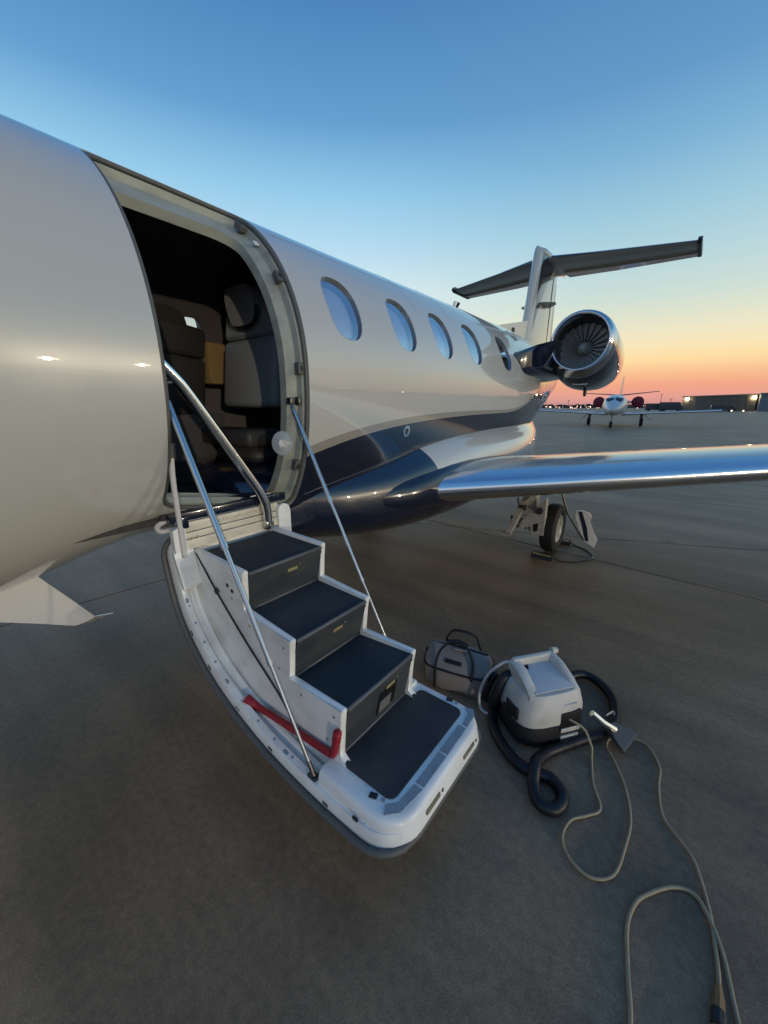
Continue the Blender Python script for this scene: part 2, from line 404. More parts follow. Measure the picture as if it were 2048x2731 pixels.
for i in range(NX0, NX1):
    for j in range(NY0, NY1):
        p = gr(GX0 + (i + .5) * PITCH, (j - .5) * PITCH + 4.6)
        if slab is None:
            slab = obj('concrete_slab', bm, 'concrete', apron, smooth=0); o = slab
        else:
            o = slab.copy(); C.objects.link(o)
        o.location = (p[0], p[1], random.uniform(-.0015, .0015)); o.rotation_euler = (0, 0, GROT)
# sealed crack that runs across the slabs beyond the belly
bm = B(); pts = catmull([(-2.4, 3.55, 0), (-.49, 4.37, 0), (.47, 4.74, 0), (1.52, 5.18, 0), (3.35, 6.0, 0), (6.5, 7.5, 0), (11, 9.4, 0)], 5)
L_, R_ = [], []
for k, p in enumerate(pts):
    w = .005 + .002 * math.sin(k * 1.7); j = .012 * math.sin(k * 2.3)
    L_.append(bm.verts.new((p.x, p.y + w + j, .004))); R_.append(bm.verts.new((p.x, p.y - w + j, .004)))
for k in range(len(L_) - 1): bm.faces.new((R_[k], R_[k + 1], L_[k + 1], L_[k]))
obj('sealed_crack', bm, 'joint', smooth=0, kind='structure')

# ================================================================== PRIVATE JET
jet = empty('private_jet', (0, 0, 0), 'white and navy twin-engine private jet with its stair door open', 'private jet')
ZC, RA = 1.77, .88
def lerp_tab(tab, y):
    if y <= tab[0][0]: return list(tab[0][1:])
    for k in range(len(tab) - 1):
        a, b = tab[k], tab[k + 1]
        if y <= b[0]:
            h = b[0] - a[0]; t = (y - a[0]) / h; res = []
            for c in range(1, len(a)):
                d = (b[c] - a[c]) / h
                def sl(q):
                    if q == 0 or q == len(tab) - 1: return d
                    d0 = (tab[q][c] - tab[q - 1][c]) / (tab[q][0] - tab[q - 1][0]); d1 = (tab[q + 1][c] - tab[q][c]) / (tab[q + 1][0] - tab[q][0])
                    return 0. if d0 * d1 <= 0 else 2 * d0 * d1 / (d0 + d1)
                m0, m1 = sl(k) * h, sl(k + 1) * h; t2, t3 = t * t, t * t * t
                res.append((2 * t3 - 3 * t2 + 1) * a[c] + (t3 - 2 * t2 + t) * m0 + (-2 * t3 + 3 * t2) * b[c] + (t3 - t2) * m1)
            return res
    return list(tab[-1][1:])
# y, half width, top height above ZC, bottom depth below ZC, ZC shift
FT = [(-3.9, .02, .02, .02, -.42), (-3.6, .24, .20, .20, -.40), (-2.9, .48, .42, .42, -.32), (-2.0, .70, .66, .62, -.16), (-1.0, .85, .84, .92, -.02),
      (-.3, .88, .90, .985, 0), (.13, .88, .90, .96, 0), (.3, .88, .90, .92, 0), (.5, .88, .90, .865, 0), (.70, .88, .897, .83, 0), (1.0, .88, .893, .88, 0), (1.5, .88, .885, 1.02, 0), (2.2, .88, .88, 1.06, 0), (3.4, .88, .88, 1.05, 0), (4.3, .875, .872, 1.0, 0),
      (5.3, .80, .86, .80, .02), (6.3, .62, .74, .60, .10), (7.3, .42, .54, .42, .22), (8.3, .22, .28, .28, .38), (9.0, .03, .04, .04, .52)]
def sec(y):
    a, t, b, s = lerp_tab(FT, y); return a, t, b, ZC + s
def NL(y): return 2.0 + .4 * max(0, min(1, (y + .5) / 1.5)) * max(0, min(1, (6 - y) / 1.5))
def SF(y, th, off=0.):
    a, t, b, z0 = sec(y); c, s = math.cos(th), math.sin(th)
    a -= off; t -= off; b -= off
    if s >= 0: return (a * c, y, z0 + t * s)
    n = NL(y)
    return (math.copysign(a * abs(c) ** (2 / n), c), y, z0 - b * abs(s) ** (2 / n))
def FI(p):
    x, y, z = p; a, t, b, z0 = sec(y)
    if z >= z0: return (x / a) ** 2 + ((z - z0) / t) ** 2 - 1
    n = NL(y); return abs(x / a) ** n + abs((z - z0) / b) ** n - 1
def SN(p):
    e = 2e-4; x, y, z = p
    return Vector(((FI((x + e, y, z)) - FI((x - e, y, z))), (FI((x, y + 4 * e, z)) - FI((x, y - 4 * e, z))) / 4, (FI((x, y, z + e)) - FI((x, y, z - e))))).normalized()
WIN_Y = (1.72, 2.29, 2.81, 3.35, 4.08)
WTH = R(24.6)
def win_outline(yc, k=40, g=0.): return sell(.128 + g, (.188 + g) / RA, 2.5, k, yc, WTH)
DY0, DY1, DT0, DT1 = .672, 1.378, R(-47), R(66)
def door_outline(iy=0., it0=0., it1=0., r=.13, n=8, fy=None):
    # (y, theta) rounded rectangle, corner radius measured along the skin
    q = rrect(DY0 + (iy if fy is None else fy), DY1 - iy, (DT0 + it0) * RA, (DT1 - it1) * RA, r, n)
    res = []
    # densify straight runs so that they follow the curve
    for i, p in enumerate(q):
        p2 = q[(i + 1) % len(q)]; d = math.hypot(p2[0] - p[0], p2[1] - p[1]); m_ = max(1, int(d / .05))
        for k in range(m_): res.append((p[0] + (p2[0] - p[0]) * k / m_, (p[1] + (p2[1] - p[1]) * k / m_) / RA))
    return res
def dmap(p): # door jamb leans a little: lower aft edge sweeps back
    return p
verts, faces, norms = [], [], []
def add_patch(v2, f2, flip, off=0.):
    o = len(verts)
    for y, th in v2:
        p = SF(y, th, off); n = SN(SF(y, th))
        if flip: p = (-p[0], p[1], p[2]); n = Vector((-n.x, n.y, n.z))
        verts.append(p); norms.append(n)
    faces.extend([tuple(o + i for i in t) for t in f2])
def patch(y0, y1, holes, dy, dth):
    T0, T1 = R(-90), R(90)
    ys = [y0 + (y1 - y0) * k / max(1, round((y1 - y0) / dy)) for k in range(round((y1 - y0) / dy) + 1)]
    ths = [T0 + (T1 - T0) * k / max(1, round((T1 - T0) / dth)) for k in range(round((T1 - T0) / dth) + 1)]
    outl = [(y, T0) for y in ys] + [(y1, t) for t in ths[1:]] + [(y, T1) for y in ys[-2::-1]] + [(y0, t) for t in ths[-2:0:-1]]
    grid = [((y, t), .014) for y in ys[1:-1] for t in ths[1:-1]]
    return cdt(outl, holes, grid)
def shell(name, off, holes_l, holes_r, y0, y1, m, parent, ends=True, dy=.07, dth=R(4)):
    global verts, faces, norms
    verts, faces, norms = [], [], []
    add_patch(*patch(y0, y1, holes_l, dy, dth), False, off)
    add_patch(*patch(y0, y1, holes_r, dy, dth), True, off)
    if ends:
        for (a, b, n_) in ((-3.9, y0, 34), (y1, 9.0, 46)):
            ths = [R(-180 + 4 * k) for k in range(91)]
            for i in range(n_):
                ya, yb = a + (b - a) * i / n_, a + (b - a) * (i + 1) / n_
                o = len(verts)
                for y in (ya, yb):
                    for t in ths[:-1]:
                        p = SF(y, t, off); verts.append(p); norms.append(SN(p))
                for k in range(90): faces.append((o + k, o + (k + 1) % 90, o + 90 + (k + 1) % 90, o + 90 + k))
    me = bpy.data.meshes.new(name); me.from_pydata(verts, [], faces); me.update(); me.materials.append(M[m])
    # consistent winding with the analytic normal
    bmx = bmesh.new(); bmx.from_mesh(me); bmx.faces.ensure_lookup_table()
    for f in bmx.faces:
        if f.normal.dot(norms[f.verts[0].index]) < 0: f.normal_flip()
    bmx.to_mesh(me); bmx.free()
    me.shade_smooth(); me.normals_split_custom_set_from_vertices([tuple(n) for n in norms])
    o = bpy.data.objects.new(name, me); C.objects.link(o); o.parent = parent; return o
WIN_R = tuple(y - .15 for y in WIN_Y)
wl = [win_outline(y) for y in WIN_Y]; wr = [win_outline(y) for y in WIN_R]
shell('fuselage', 0., [door_outline()] + wl, wr, -.4, 4.7, 'fus', jet)
wi = [win_outline(y, 32, -.004) for y in WIN_Y]; wj = [win_outline(y, 32, -.004) for y in WIN_R]
fr_out = lambda g=0.: door_outline(.082 + g, R(-4) + g, R(9.5) + g, .12, fy=-.012)
# dark cabin shell inside
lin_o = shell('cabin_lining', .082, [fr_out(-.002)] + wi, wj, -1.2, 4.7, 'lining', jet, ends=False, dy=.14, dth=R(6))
def strip(bm, A, Bq, closed=True):
    a = [bm.verts.new(Vector(p)) for p in A]; b = [bm.verts.new(Vector(p)) for p in Bq]; n = len(a)
    for k in range(n if closed else n - 1): bm.faces.new((a[k], a[(k + 1) % n], b[(k + 1) % n], b[k]))
def cabin_window(y, side):
    def P(o, off): 
        q = [SF(a, t, off) for a, t in o]; return [(side * x, yy, z) for x, yy, z in q]
    bm = B(); o0 = win_outline(y, 40); o1 = win_outline(y, 40, -.016)
    strip(bm, P(o0, -.0008), P(o0, .017)); strip(bm, P(o0, .017), P(o1, .019)); strip(bm, P(o1, .019), P(win_outline(y, 40, -.010), .084))
    w = obj('window', bm, 'wframe', jet)
    v, f = cdt(win_outline(y, 40, -.001), [], [((y + (i - 4) * .028, WTH + (j - 5) * .036), .012) for i in range(9) for j in range(11)])
    bm = B(); vs = [bm.verts.new((side * SF(a, t, .016)[0], a, SF(a, t, .016)[2])) for a, t in v]
    for t in f: bm.faces.new([vs[i] for i in t])
    obj('pane', bm, 'pane', w, smooth=180)
    if side == 1 and y < 3.2:   # drawn shade behind the glass
        bm = B(); vs = [bm.verts.new((SF(a, t, .060)[0], a, SF(a, t, .060)[2])) for a, t in v]
        for t in f: bm.faces.new([vs[i] for i in t])
        obj('window_shade', bm, 'shade', w, smooth=180)
for y in WIN_Y:
    cabin_window(y, 1); cabin_window(y - .15, -1)
# door frame: primer-coloured jamb, rubber seal, latch pockets
n0 = door_outline(); n1 = fr_out()
def samp(o, m_=160): # resample a closed (y, th) outline
    P = [Vector((a, t * RA)) for a, t in o]; L = [0.]
    for a, b in zip(P, P[1:] + P[:1]): L.append(L[-1] + (b - a).length)
    res = []; k = 0
    # start from the outline centre-right
    for i in range(m_):
        d = L[-1] * i / m_
        while L[k + 1] < d: k += 1
        t = (d - L[k]) / (L[k + 1] - L[k] + 1e-9); p = P[k].lerp(P[(k + 1) % len(P)], t); res.append((p.x, p.y / RA))
    return res
s0, s1 = samp(n0), samp(n1)
bm = B()
j0 = [SF(a, t, .0) for a, t in s0]; j1 = [SF(a, t, .022) for a, t in samp(door_outline(.004, .004, .004))]
j2 = [SF(a, t, .024) for a, t in samp(door_outline(.028, .03, .03, .12, fy=.004))]; j3 = [SF(a, t, .055) for a, t in samp(door_outline(.036, .04, .04, .12, fy=.002))]
j4 = [SF(a, t, .082) for a, t in s1]
strip(bm, j0, j1); strip(bm, j1, j2); strip(bm, j2, j3); strip(bm, j3, j4)
strip(bm, j4, [SF(a, t, .125) for a, t in samp(fr_out(.004))])
dframe = obj('door_frame', bm, 'primer', jet, smooth=40)
bm = B(); tube(bm, [SF(a, t, .012) for a, t in samp(door_outline(.009, .010, .010), 150)], .0095, 8, closed=True)
obj('door_seal', bm, 'seal', dframe)
def on_frame(y, th, off, size, m_, name, bev=.004):
    p = Vector(SF(y, th, off)); n = SN(SF(y, th)); ty = Vector((0, 1, 0)); u = ty.cross(n).normalized(); ty = n.cross(u)
    rot = Matrix((n, ty, u)).transposed(); bm = B(); box(bm, p, size, rot, bev); return obj(name, bm, m_, dframe)
for th in (R(56), R(31), R(1), R(-25.5)):
    on_frame(1.345 if th < R(50) else 1.325, th, .030, (.03, .038, .060), 'seal', 'latch_pocket')
    on_frame(1.345 if th < R(50) else 1.325, th, .014, (.006, .016, .022), 'mark', 'latch_hole', .002)
on_frame(1.33, R(46), .034, (.010, .028, .028), 'plastic', 'proximity_sensor', .004)
p = Vector(SF(1.315, R(-6), .048))
bm = B(); box(bm, p + Vector((0, -.02, 0)), (.03, .03, .034), None, .003); box(bm, p + Vector((.004, .026, 0)), (.03, .024, .040), None, .003)
obj('strut_bracket', bm, 'darkmetal', dframe)
# translucent disc hanging on the jamb
bm = B(); pc = Vector(SF(1.262, R(-19), .060)); nn = (Vector((CAMX, .2, 1.6)) - pc).normalized()
q = nn.to_track_quat('Z', 'Y').to_matrix()
rings = []
for (rr, zz) in ((.0, .012), (.02, .013), (.040, .006), (.052, 0), (.055, -.004), (.050, -.010)):
    rings.append([pc + q @ Vector(((rr + 1e-4) * math.cos(2 * math.pi * k / 20), (rr + 1e-4) * math.sin(2 * math.pi * k / 20) * 1.15, zz)) for k in range(20)])
loft(bm, rings, True, False); obj('jamb_cover', bm, 'clear', dframe, smooth=20)

# ---- cabin interior
bm = B(); box(bm, (-.02, 2.0, 1.098), (1.28, 5.6, .03)); obj('cabin_floor', bm, 'cabincarpet', jet)
bm = B(); box(bm, (.505, 1.025, 1.116), (.28, .69, .026)); obj('entry_carpet', bm, 'cabincarpet', jet)
def seat(x, y, z, rz, nm='cabin_seat', armrest=True, wx=1.24, lm='leather'):
    o = bpy.data.objects.new(nm, None); C.objects.link(o); o.parent = jet; o.location = (x, y, z); o.rotation_euler = (0, 0, rz)
    def part(name, ops, m_):
        b = B()
        for c, s, rx in ops: box(b, (c[0] * wx, c[1], c[2]), (s[0] * wx, s[1], s[2]), Matrix.Rotation(R(rx), 3, 'X'), min(s) * .30)
        return obj(name, b, m_, o, smooth=50)
    part('cushion', [((0, .04, .30), (.50, .28, .11), 0)], 'darkleather')
    part('seat_base', [((0, .08, .13), (.42, .22, .24), 0)], 'darkleather')
    part('backrest', [((0, .20, .72), (.50, .13, .46), -8), ], lm)
    part('shoulder_pad', [((0, .245, 1.05), (.50, .12, .21), -8)], lm)
    b = B()
    prof = [(-.14, -.05), (-.10, -.11), (.10, -.11), (.14, -.05), (.15, .05), (.10, .11), (-.10, .11), (-.15, .05)]
    pts = [(p.x, p.y) for p in catmull([(u, v, 0) for u, v in prof], 4, True)]
    vs = prism(b, pts, lambda u, v, w: (u, .17 + w - v * .12, 1.14 + v), -.05, .06)
    bmesh.ops.bevel(b, geom=[e for e in b.edges if abs(e.calc_face_angle(0)) > 1], offset=.02, segments=2, affect='EDGES')
    obj('headrest', b, lm, o, smooth=50)
    b = B(); pp = catmull([(-.165, .145, 1.13), (-.135, .145, 1.05), (0, .145, 1.012), (.135, .145, 1.05), (.165, .145, 1.13)], 5); tube(b, pp, .013, 6)
    obj('headrest_gap', b, 'black', o)
    if armrest:
        part('armrest', [((-.29, -.05, .55), (.07, .40, .30), 0)], 'leather'); part('armrest', [((.29, -.05, .55), (.07, .40, .30), 0)], 'leather')
    return o
seat(-.03, 1.48, 1.10, 0, armrest=False)
seat(-.66, 1.25, 1.0, R(-62), armrest=False, wx=1., lm='darkleather')
bm = B(); box(bm, (-.58, 1.76, 1.92), (.10, .32, .30), Matrix.Rotation(R(10), 3, 'Z'), .012); obj('side_ledge', bm, 'tan', jet)
bm = B(); box(bm, (-.30, 1.30, 1.32), (.05, .60, .46), Matrix.Rotation(R(12), 3, 'Z'), .012); obj('cabin_partition', bm, 'lining', jet)
bm = B(); tube(bm, [(-.60, 1.40, 2.22), (-.58, 1.52, 2.02), (-.56, 1.66, 1.78)], .020, 8); obj('trim_rail', bm, 'tan', jet)
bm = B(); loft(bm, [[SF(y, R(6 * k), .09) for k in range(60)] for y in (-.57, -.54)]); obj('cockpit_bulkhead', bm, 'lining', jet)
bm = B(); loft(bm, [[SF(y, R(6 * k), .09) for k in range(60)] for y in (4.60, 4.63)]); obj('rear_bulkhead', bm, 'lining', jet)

bm = B(); tube(bm, [SF(y, -math.asin(min(1, max(0, (ZC - z) / 1.02)) ** 1.2), -.0006) for y, z in [(1.43 + .07 * k, 1.10 + .20 * (k / 14) ** .8) for k in range(15)]], .0016, 5); obj('panel_seam', bm, 'steel', jet)
for ys, t0, t1 in ((2.55, 34, 88), (3.08, 34, 88), (4.42, -20, 88)):
    bm = B(); tube(bm, [SF(ys, R(t0 + (t1 - t0) * k / 14), .0004) for k in range(15)], .0011, 5); obj('panel_seam', bm, 'seamgrey', jet)
bm = B(); tube(bm, [SF(1.45 + .28 * k, R(52), .0004) for k in range(12)], .0011, 5); obj('panel_seam', bm, 'seamgrey', jet)
# ---- belly fairing
def yloft(tab, n=56, ex=2.6, sub=8):
    rings = []
    for i in range(len(tab) - 1):
        for k in range(sub):
            t = k / sub; g = lambda q: tab[max(0, min(len(tab) - 1, q))]
            row = [.5 * ((2 * b) + (c - a) * t + (2 * a - 5 * b + 4 * c - d) * t * t + (3 * b - a - 3 * c + d) * t ** 3) for a, b, c, d in zip(g(i - 1), g(i), g(i + 1), g(i + 2))]
            rings.append(row)
    rings.append(tab[-1])
    return [[(u, y, v) for u, v in sell(max(.005, hw), max(.005, hh), ex, n, 0, zc)] for y, hw, zc, hh in rings]
bm = B(); loft(bm, yloft([(1.15, .50, 1.02, .24), (1.5, .72, 1.00, .28), (2.0, .88, .98, .355), (2.6, .99, 1.005, .44), (3.4, 1.03, 1.035, .475), (4.3, 1.02, 1.055, .475), (5.1, .90, 1.10, .43), (5.9, .64, 1.18, .33), (6.6, .30, 1.34, .2)]))
obj('belly_fairing', bm, 'fair', jet, smooth=180)
# ---- wings
def foil(n=22):
    xs = [.5 * (1 - math.cos(math.pi * k / n)) for k in range(n + 1)]
    yt = lambda x: 5 * (.2969 * math.sqrt(x) - .126 * x - .3516 * x * x + .2843 * x ** 3 - .1036 * x ** 4)
    up = [(x, yt(x) + .02 * math.sin(math.pi * x)) for x in xs]; lo = [(x, -yt(x) * .85 + .012 * math.sin(math.pi * x)) for x in xs]
    return up[::-1] + lo[1:-1]
def wing_ring(x, yle, zle, chord, th, fl, sx=1): return [(sx * x, yle + u * chord, zle + v * chord * th) for u, v in fl]
FO = foil()
def wsec(x): return 2.43 + .55 * (x - 1.0), .985 + .112 * (x - 1.0)
WS = [(x, *wsec(x), c, t) for x, c, t in ((.70, 2.45, .142), (.95, 2.36, .142), (1.6, 2.15, .142), (2.4, 1.9, .142), (3.6, 1.6, .135), (5.4, 1.2, .115), (7.3, .85, .11))]
front = [(u, v) for u, v in FO if u <= .085]
for sx in (1, -1):
    bm = B(); loft(bm, [wing_ring(*s, FO, sx) for s in WS]); wing = obj('wing', bm, 'white', jet, smooth=50)
    # polished leading edge, a separate skin 3 mm proud, from the fillet outwards
    bm = B(); fr = sorted([(u, v) for u, v in FO if u <= .10], key=lambda p: (p[1] < 0.0, p[0] if p[1] < 0 else -p[0]))
    rows = []
    for x in (1.02, 1.6, 2.4, 3.6, 5.4, 7.3):
        s = [q for q in WS]; i = max(0, min(len(WS) - 2, [k for k in range(len(WS)) if WS[k][0] <= x][-1])); a, b = WS[i], WS[i + 1]; t = (x - a[0]) / (b[0] - a[0])
        r_ = [p + (q - p) * t for p, q in zip(a, b)]
        rows.append([(sx * x, r_[1] + u * r_[3] * 1.0 - .004 * (1 - u / .1), r_[2] + v * r_[3] * r_[4] * 1.02 + .003 * (1 if v > 0 else -1)) for u, v in fr])
    loft(bm, rows, closed=False, cap=False); obj('leading_edge', bm, 'bootmetal', wing, smooth=180)
    bm = B()   # navy root fillet that swells out of the fairing into the wing
    FS = [(.55, 1.40, .985, 3.4, .15), (.80, 1.80, .98, 3.1, .145), (.95, 2.16, .98, 2.75, .136), (1.03, 2.435, .986, 2.42, .146)]
    loft(bm, [wing_ring(*s, FO, sx) for s in FS]); obj('wing_fillet', bm, 'navy', jet, smooth=60)
# ---- tail
bm = B(); loft(bm, [[(u, 6.76 + (z - 2.92) * .25 + v, z) for u, v in zip([w * q for q in (0, .35, .75, 1, .9, .6, .06, -.06, -.6, -.9, -1, -.75, -.35)], [c * q for q in (0, .012, .06, .22, .5, .8, 1, 1, .8, .5, .22, .06, .012)])]
                     for z, w, c in ((2.2, .10, 1.66), (2.55, .094, 1.53), (3.0, .088, 1.42), (3.5, .084, 1.31), (3.8, .085, 1.27), (3.98, .088, 1.25), (4.05, .074, 1.18), (4.085, .035, 1.0))])
fin = obj('tail_fin', bm, 'finband', jet, smooth=50)
bm = B()   # rudder, split by a visible gap
for z0, z1 in ((2.5, 3.78),):
    prism(bm, [(8.12, z0), (8.14, z1), (8.24, z1), (8.28, z0)], lambda u, v, w: (w, u, v), -.014, .014)
obj('rudder', bm, 'white', fin)
bm = B()
for sx in (1, -1):
    prism(bm, [(7.80, 2.5), (7.825, 2.5), (7.90, 3.85), (7.875, 3.85)], lambda u, v, w: (w * sx, u, v), .0, .062)
obj('rudder_gap', bm, 'mark', fin)
bm = B(); loft(bm, [[(w * c, y, 4.03 + h_ * s) for c, s in [(math.cos(2 * math.pi * k / 16), math.sin(2 * math.pi * k / 16)) for k in range(16)]] for y, w, h_ in ((7.10, .02, .02), (7.16, .08, .06), (7.3, .105, .09), (7.8, .11, .09), (8.4, .08, .07), (8.75, .02, .02))])
obj('bullet_fairing', bm, 'white', fin, smooth=180)
HS = [(.02, 7.36, 3.98, 1.14, .11), (.9, 7.70, 3.99, .97, .105), (2.05, 8.12, 4.0, .70, .10)]
for sx in (1, -1):
    bm = B(); loft(bm, [wing_ring(*s, [(u, v * (1 if True else 1)) for u, v in FO], sx) for s in HS]); hs = obj('tailplane', bm, 'white', jet, smooth=50)
    bm = B()
    rw = []
    for s in HS[0:3]:
        x, yl, zl, c, t = s; x = max(.15, x)
        rw.append([(sx * x, yl + .66 * c, zl - .040 * c), (sx * x, yl + 1.05 * c, zl - .012 * c), (sx * x, yl + 1.05 * c, zl - .03 * c), (sx * x, yl + .66 * c, zl - .068 * c)])
    loft(bm, rw); obj('elevator', bm, 'white', hs, smooth=0)
    bm = B(); rw = []
    for s in HS:
        x, yl, zl, c, t = s; x = max(.15, x); rw.append([(sx * x, yl - .006, zl + .02 * c * t * 5), (sx * x, yl - .012, zl), (sx * x, yl - .003, zl - .02 * c * t * 5)])
    loft(bm, rw, closed=False, cap=False); obj('leading_edge', bm, 'steel', hs)
    bm = B(); prism(bm, [(8.05, 4.0), (8.12, 4.055), (8.80, 4.055), (8.86, 4.01), (8.80, 3.955), (8.12, 3.955)], lambda u, v, w: (sx * w, u, v), 2.03, 2.085); obj('tip_cap', bm, 'darkmetal', hs)
bm = B(); prism(bm, [(5.45, 2.58), (5.60, 2.70), (6.83, 2.95), (6.9, 2.4), (5.5, 2.4)], lambda u, v, w: (w, u, v), -.045, .045); df = obj('dorsal_fin', bm, 'white', jet)
bm = B(); box(bm, (.05, 6.2, 2.72), (.02, .07, .07)); obj('dorsal_intake', bm, 'mark', df)
for sx in (1, -1):
    bm = B(); prism(bm, [(0, 7.25), (.02, 7.20), (.20, 7.36), (.20, 7.42), (.03, 7.62), (0, 7.62)], lambda u, v, w: (sx * (.085 + u), v, w), 3.26, 3.285); obj('antenna_blade', bm, 'navy', fin)
bm = B(); prism(bm, [(4.36, 2.62), (4.44, 2.795), (4.56, 2.79), (4.50, 2.80), (4.56, 2.62)], lambda u, v, w: (w, u, v), -.012, .012); obj('antenna', bm, 'plastic', jet)
# drain / static port ring on the cheat line
p = Vector(SF(2.273, math.asin((1.463 - ZC) / 1.05) * .86, 0)); n = SN(p); q = n.to_track_quat('Z', 'Y').to_matrix()
bm = B(); loft(bm, [[p + q @ Vector((rr * math.cos(2 * math.pi * k / 20), rr * math.sin(2 * math.pi * k / 20), zz)) for k in range(20)] for rr, zz in ((.040, -.004), (.040, .004), (.022, .005), (.018, -.004))], True, False)
obj('service_port', bm, 'steel', jet)
bm = B(); loft(bm, [[p + q @ Vector((.016 * math.cos(2 * math.pi * k / 12), .016 * math.sin(2 * math.pi * k / 12), zz)) for k in range(12)] for zz in (0., .004)]); obj('port_cap', bm, 'darkmetal', jet)
# ---- engines
EX, EY, EZ = 1.245, 5.16, 2.33
def engine(sx):
    c = (sx * EX, EY, EZ)
    def nl(prof, n=56): # lathe whose section droops below the intake centre further back
        rings = []
        for t, r in prof:
            dz = -.085 * min(1, max(0, t / .45)); sq = 1 + .10 * min(1, max(0, t / .4))
            rings.append([(c[0] - sx * .07 * max(0, t - .1) + r * math.cos(2 * math.pi * k / n), EY + t, EZ + dz + r * math.sin(2 * math.pi * k / n) * (sq if math.sin(2 * math.pi * k / n) < 0 else 1)) for k in range(n)])
        return rings
    bm = B(); loft(bm, nl([(.13, .366), (.2, .376), (.35, .390), (.6, .396), (1.0, .392), (1.5, .37), (1.9, .34), (2.15, .28)]), True, False); e = obj('engine_nacelle', bm, 'navy', jet, smooth=180)
    bm = B(); loft(bm, nl([(.132, .367), (.08, .356), (.03, .338), (.005, .320), (-.002, .308), (.005, .296), (.03, .287), (.08, .282)]), True, False); obj('inlet_lip', bm, 'lipmetal', e, smooth=180)
    bm = B(); loft(bm, nl([(.08, .282), (.16, .288), (.30, .300), (.55, .31)]), True, False); obj('inlet_duct', bm, 'duct', e, smooth=180)
    cz = EZ - .05
    bm = B(); lathe(bm, [(.20, .002), (.215, .025), (.25, .05), (.32, .078), (.40, .092)], 24, 'Y', (c[0] - sx * .015, EY, cz)); obj('spinner', bm, 'spinner', e, smooth=180)
    fb = None
    for k in range(22):
        a = 2 * math.pi * k / 22
        if fb is None:
            bm = B(); rw = []
            for rr, tw, ch in ((.085, 20, .09), (.16, 38, .11), (.24, 52, .125), (.302, 62, .13)):
                t = R(tw); rw.append([(rr, math.cos(t) * ch * q, math.sin(t) * ch * q) for q in (-.5, 0, .5)])
            loft(bm, rw, closed=False, cap=False); fb = obj('fan_blade', bm, 'blade', e, smooth=180); o = fb
        else: o = fb.copy(); C.objects.link(o)
        o.location = (c[0] - sx * .015, EY + .36, cz); o.rotation_euler = (0, -a, 0)
    bm = B(); lathe(bm, [(.46, .31), (.46, .01)], 24, 'Y', (c[0] - sx * .02, EY, cz)); obj('fan_backing', bm, 'black', e)
    bm = B(); loft(bm, nl([(2.15, .27), (2.0, .25), (1.7, .22), (1.7, .01)]), True, False); obj('exhaust', bm, 'darkmetal', e)
    zz = EZ - .055 - .425
    bm = B()
    for dx, dz, s in ((0, -.012, (.16, .10, .014)), (.078, .012, (.014, .10, .05)), (-.078, .012, (.014, .10, .05))): box(bm, (c[0] + dx, EY + .32, zz + dz + .03), s, None, .004)
    obj('nacelle_scoop', bm, 'steel', e)
    bm = B(); box(bm, (c[0], EY + .335, zz + .038), (.145, .08, .04)); obj('scoop_mouth', bm, 'black', e)
    bm = B(); prism(bm, [(.55, 0), (.66, 0), (.66, -.10), (.61, -.12), (.58, -.10)], lambda u, v, w: (c[0] + w, EY + u, zz + v + .0), -.012, .012); obj('drain_mast', bm, 'mark', e)
    bm = B()
    rw = []
    for x, y0, y1, z, th in ((.45, 4.2, 6.9, 2.00, .24), (.80, 4.36, 6.9, 2.065, .25), (.90, 4.72, 6.9, 2.13, .34), (.965, 5.18, 6.9, 2.19, .42)):
        rw.append([(sx * x, y0 + (y1 - y0) * u, z + th * v * .5) for u, v in ((0, .50), (.004, .72), (.03, .90), (.15, 1), (.6, .9), (1, .05), (1, -.05), (.6, -.9), (.15, -1), (.03, -.90), (.004, -.72), (0, -.50))])
    loft(bm, rw); obj('engine_pylon', bm, 'navy', jet, smooth=50)
engine(1); engine(-1)
